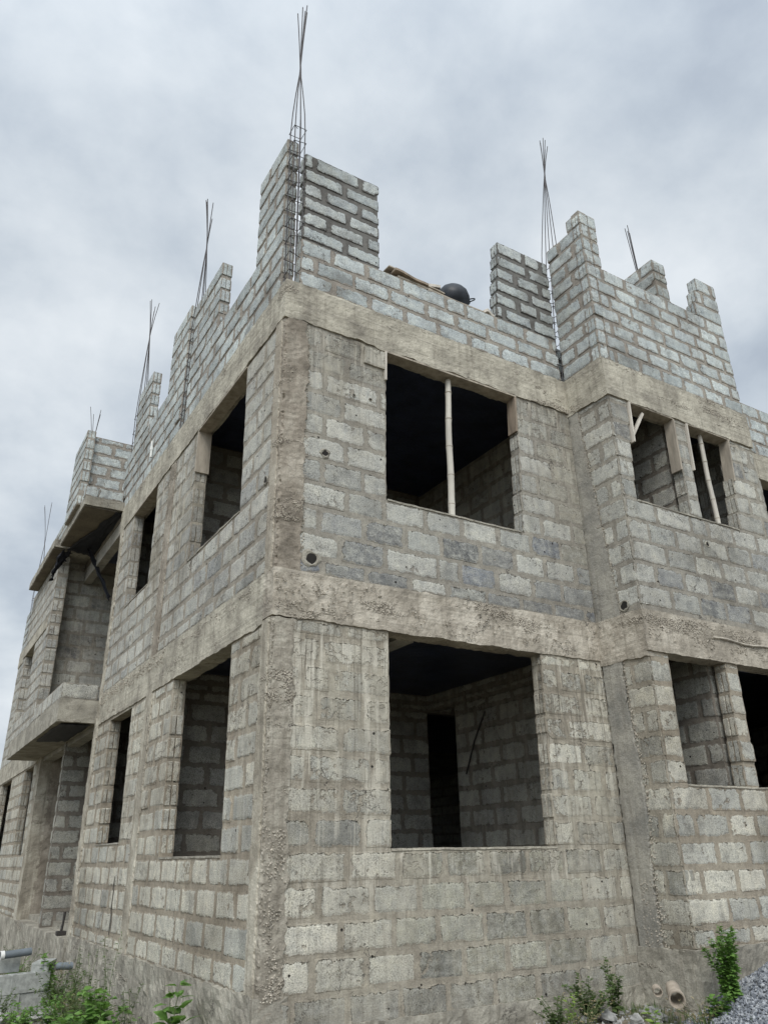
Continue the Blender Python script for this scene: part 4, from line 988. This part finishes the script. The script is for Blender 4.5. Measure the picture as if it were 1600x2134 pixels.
rl = [(-.68, 4.35, .13, 'dark lump of broken concrete below the block stack'), (-.86, 4.2, .11, 'flat concrete lump at the far left of the rubble'),
      (-.56, 4.15, .12, 'grey slab fragment leaning toward the wall'), (-.78, 3.75, .10, 'rounded lump in front of the dark one'),
      (-1.0, 3.55, .12, 'pale block fragment at the lower left corner'), (-.92, 3.15, .10, 'whitish stone at the lower left picture edge'),
      (-.72, 3.3, .08, 'small broken lump right of the whitish stone'), (-.60, 3.6, .07, 'smallest rubble lump near the leafy weeds'),
      (-1.05, 4.6, .12, 'half buried block corner behind the rubble'), (-.50, 4.7, .10, 'lump resting against the foot of the stack')]
for i, (x, y, s_, lb) in enumerate(rl): rock((x, y, gh(x, y) + s_ * .5), s_, i + 3, lb, M_ROCK if i not in (4, 5) else M_HBLOCK)
for i, (x, y, s_, lb) in enumerate([(3.0, -.42, .09, 'squarish pale stone at the foot of the front wall'), (3.12, -.62, .07, 'small stone in front of the drain pipe'),
                                    (3.42, -.55, .10, 'broken concrete lump right under the drain pipe'), (2.78, -.36, .06, 'little stone among the creeping weeds')]):
    rock((x, y, gh(x, y) + s_ * .45), s_, i + 40, lb, M_ROCK, group='stones near the drain pipe')

# gravel heap against the bay
mb = MB(); rn = random.Random(9)
def gz(x, y):
    d = math.hypot((x - 5.65) / 2.2, (y + 1.45) / 1.45)
    return gh(x, y) + max(0, 1 - d) * .85
for _ in range(15000):
    x = rn.uniform(3.4, 7.2); y = rn.uniform(-2.6, -.70)
    d = math.hypot((x - 5.65) / 2.2, (y + 1.45) / 1.45)
    if d < 1.08: pebble(mb, (x, y, gz(x, y) + .004), rn.uniform(.010, .022), rn)
k = 40; vs = []
for j in range(k + 1):
    for i in range(k + 1):
        x = 3.3 + 4.6 * i / k; y = -3.0 + 2.33 * j / k; vs.append((x, y, gz(x, y) - .015))
mb.add(vs, [(j * (k + 1) + i, j * (k + 1) + i + 1, (j + 1) * (k + 1) + i + 1, (j + 1) * (k + 1) + i) for i in range(k) for j in range(k)])
o = mb.build('gravel', M_GRAVEL); tag(o, 'heap of crushed grey gravel against the foot of the bay', 'gravel', kind='stuff')

# scattered grit and small debris along the walls
mb = MB(); rn = random.Random(19)
for _ in range(1500):
    if rn.random() < .5: x = rn.uniform(-1.3, -.05); y = rn.uniform(.2, 7)
    else: x = rn.uniform(.3, 3.9); y = rn.uniform(-.9, -.05)
    pebble(mb, (x, y, gh(x, y) + .005), rn.uniform(.006, .025), rn)
o = mb.build('grit', M_ROCK); tag(o, 'scattered grit and chips on the earth along the walls', 'grit', kind='stuff')

# ---- plants
def leaf(mb, p, d, size, rn, wid=.55, mi=0):
    d = Vector(d).normalized(); s_ = d.cross(Vector((0, 0, 1)));
    if s_.length < .1: s_ = Vector((1, 0, 0))
    s_.normalize(); s_ = (s_ + Vector((0, 0, rn.uniform(-.5, .5)))).normalized(); up = s_.cross(d).normalized()
    w_ = size * wid / 2; dr = -.18 * size
    c = [p, p + d * size * .35, p + d * size * .7 + up * dr * .3, p + d * size + up * dr]
    l = [p + d * size * .28 + s_ * w_ + up * .06 * size, p + d * size * .65 + s_ * w_ * .75 + up * (.03 * size + dr * .3)]
    r = [p + d * size * .28 - s_ * w_ + up * .06 * size, p + d * size * .65 - s_ * w_ * .75 + up * (.03 * size + dr * .3)]
    vs = c + l + r
    mb.add(vs, [(0, 1, 4), (1, 2, 5, 4), (2, 3, 5), (0, 6, 1), (1, 6, 7, 2), (2, 7, 3)], mi)
def plant(name, label, cat, base, h, nst, spread, lsize, lper, seed, mat, group=None, wid=.6, lean=(0, 0), stemr=.004, lgrow=1.0):
    rn = random.Random(seed); o = empty(name, base); tag(o, label, cat, group); st = MB(); lf = MB()
    for s_ in range(nst):
        a = rn.uniform(0, 6.28); hh = h * rn.uniform(.6, 1.0) if s_ else h
        sx, sy = math.cos(a) * spread * rn.uniform(.1, 1), math.sin(a) * spread * rn.uniform(.1, 1)
        bx, by = sx * .2, sy * .2; pts = []
        for i in range(9):
            k = i / 8; pts.append(Vector((bx + sx * k ** 1.4 + lean[0] * k * hh + .01 * math.sin(i + s_), by + sy * k ** 1.4 + lean[1] * k * hh, hh * k * (1 - .12 * k))))
        st.tube(pts, [stemr * (1 - .6 * i / 8) for i in range(9)], 5)
        for q in range(lper):
            k = rn.uniform(.12, 1.0) if q > 2 else rn.uniform(.9, 1.0)
            f = k * 8; i = min(7, int(f)); p = pts[i].lerp(pts[i + 1], f - i); an = rn.uniform(0, 6.28)
            d = Vector((math.cos(an), math.sin(an), rn.uniform(-.15, .75)))
            sz = lsize * rn.uniform(.55, 1.2) * (1.15 - .55 * k * lgrow)
            leaf(lf, p + d * sz * .15, d, sz, rn, wid)
    st.build('stem', M_STEM, o); lf.build('foliage', mat, o); return o
# right: bright feathery shrub against the bay
plant('weed_shrub', 'tall bright green shrub growing against the bay beside the gravel', 'shrub', (3.98, -.93, gz(3.98, -.93) - .05), .68, 12, .17, .058, 190, 1, M_LEAFB, wid=.62, stemr=.005)
plant('weed', 'round leaved weed at the foot of the tall bright shrub', 'weed', (3.76, -.93, gh(3.8, -.9)), .26, 7, .13, .085, 16, 2, M_LEAFB, wid=.85)
plant('creeping_weed', 'dense creeping green weed at the right end of the front wall', 'weed', (2.86, -.36, gh(2.86, -.36)), .40, 12, .24, .055, 48, 3, M_LEAFD, wid=.65)
plant('creeping_weed', 'weed climbing the wall near the inner corner', 'weed', (3.22, -.30, gh(3.2, -.3)), .50, 6, .10, .055, 50, 4, M_LEAFD, wid=.65)
plant('creeping_weed', 'low spreading weed on the left of the dense creeping one', 'weed', (2.48, -.40, gh(2.48, -.4)), .30, 10, .22, .05, 30, 5, M_LEAFD, wid=.6)
plant('weed', 'yellowish sprig standing off the front wall', 'weed', (2.42, -.62, gh(2.4, -.6)), .34, 3, .05, .055, 14, 6, M_LEAFY, wid=.6)
plant('weed', 'yellow green seedling under the drain pipe', 'weed', (2.98, -.95, gh(3, -.95)), .22, 4, .08, .07, 12, 7, M_LEAFY, wid=.7)
# left: broad leaved climbers and tall thin weeds
plant('broadleaf_plant', 'bright broad leaved plant against the plinth nearest the corner', 'plant', (-.28, .95, gh(-.3, .95)), .78, 6, .16, .19, 12, 8, M_LEAFB, wid=.72)
plant('broadleaf_plant', 'large clump of bright round leaves in the middle of the weeds', 'plant', (-.44, 2.75, gh(-.4, 2.7)), .55, 12, .34, .13, 22, 9, M_LEAFB, wid=.8)
plant('broadleaf_plant', 'leafy clump at the bottom left of the middle one', 'plant', (-.66, 2.3, gh(-.6, 2.3)), .42, 9, .22, .11, 18, 10, M_LEAFB, wid=.75)
plant('climber', 'green climber hanging between the block stack and the short pipe', 'climber', (-.42, 5.4, gh(-.4, 5.4)), .66, 9, .13, .085, 46, 11, M_LEAFB, wid=.6)
plant('broadleaf_plant', 'leafy plant growing behind the grey pipe', 'plant', (-.78, 6.3, gh(-.8, 6.3)), .62, 10, .25, .075, 40, 12, M_LEAFB, wid=.55)
for i, (x, y, h, lb) in enumerate([(-.28, 3.15, 1.05, 'tallest thin weed stalk standing against the left plinth'), (-.33, 3.65, .85, 'thin weed stalk just left of the tallest one'),
                                   (-.40, 4.1, .75, 'thin reddish weed stalk leaning over the leafy clump'), (-.22, 2.55, .62, 'thin weed stalk nearest the bright clump'),
                                   (-.25, 4.7, .80, 'sparse tall weed near the entrance step')]):
    plant('thin_weed', lb, 'weed', (x, y, gh(x, y)), h, 4, .10, .06, 44, 20 + i, M_LEAFD, 'thin weed stalks along the left wall', wid=.35)
plant('low_weed', 'feathery low weeds in front of the rubble', 'weed', (-.60, 3.25, gh(-.5, 3.3)), .36, 22, .34, .04, 34, 31, M_LEAFD, wid=.4)
plant('low_weed', 'feathery low weeds along the middle of the left plinth', 'weed', (-.32, 4.3, gh(-.3, 4.3)), .40, 22, .30, .04, 34, 32, M_LEAFD, wid=.4)
plant('low_weed', 'dry greyish weeds below the entrance step', 'weed', (-.35, 8.2, gh(-.3, 8.2)), .55, 16, .40, .05, 26, 33, M_LEAFD, wid=.4)
plant('low_weed', 'green weeds filling the gap at the bottom left corner', 'weed', (-1.0, 2.5, gh(-1, 2.5)), .36, 18, .32, .06, 26, 34, M_LEAFB, wid=.5)
plant('low_weed', 'weeds growing over the outermost loose blocks', 'weed', (-1.0, 4.85, gh(-1, 4.8)), .36, 14, .26, .05, 26, 35, M_LEAFD, wid=.5)
plant('thin_weed', 'lone green stalk at the foot of the left wall near the corner', 'weed', (-.12, .55, gh(-.1, .5)), .40, 2, .03, .05, 10, 36, M_LEAFD, wid=.4)

M_DRY = leaf_mat('dry_straw_leaf', (0.20, 0.16, 0.09), (0.36, 0.30, 0.18))
for i, (x, y, h, lb) in enumerate([(-.45, 3.5, .45, 'dry brown weeds tangled through the green ones by the middle of the plinth'), (-.7, 2.9, .30, 'dry straw coloured weeds low in front of the rubble'),
                                   (-.30, 5.9, .50, 'dry weeds under the short grey pipe stub'), (2.65, -.5, .28, 'dry straw tuft among the creeping weeds'), (3.6, -.9, .22, 'dry straw lying beside the drain pipe'), (-.3, 1.7, .30, 'dry stalks at the plinth between the two leafy plants')]):
    plant('dry_weed', lb, 'weed', (x, y, gh(x, y)), h, 16, .30, .05, 8, 60 + i, M_DRY, wid=.3, stemr=.003)
for i, (x, y, h, lb) in enumerate([(-.55, 1.9, .42, 'green weeds between the corner plant and the middle clump'), (-.30, 3.4, .50, 'bushy green weeds pressed against the plinth behind the middle clump'),
                                   (-.62, 3.9, .40, 'green weeds spreading before the concrete lumps'), (-.38, 5.0, .48, 'green weeds between the short pipe and the middle clump'), (-.95, 3.9, .34, 'weeds sprouting through the outer rubble')]):
    plant('bushy_weed', lb, 'weed', (x, y, gh(x, y)), h, 16, .26, .065, 30, 80 + i, M_LEAFB if i % 2 == 0 else M_LEAFD, wid=.5, stemr=.003)
# grass and ground cover
mb = MB(); rn = random.Random(77)
def blade(x, y, h):
    a = rn.uniform(0, 6.28); w_ = .004; dx, dy = math.cos(a), math.sin(a); z = gh(x, y); l = rn.uniform(.1, .6) * h
    mb.add([(x - dy * w_, y + dx * w_, z), (x + dy * w_, y - dx * w_, z), (x + dx * l * .4 + dy * w_ * .7, y + dy * l * .4 - dx * w_ * .7, z + h * .6), (x + dx * l * .4 - dy * w_ * .7, y + dy * l * .4 + dx * w_ * .7, z + h * .6), (x + dx * l, y + dy * l, z + h)], [(0, 1, 2, 3), (3, 2, 4)])
for _ in range(9000):
    x = rn.uniform(-3.5, -.06); y = rn.uniform(-.5, 12)
    if noise.noise(Vector((x * 1.2, y * 1.2, 5))) > -.05: blade(x, y, rn.uniform(.04, .16))
for _ in range(2500):
    x = rn.uniform(.2, 3.8); y = rn.uniform(-1.8, -.08)
    if noise.noise(Vector((x * 1.2, y * 1.2, 5))) > .05: blade(x, y, rn.uniform(.03, .12))
o = mb.build('grass', M_LEAFD); tag(o, 'short rough grass and weeds on the earth round the walls', 'grass', kind='stuff')
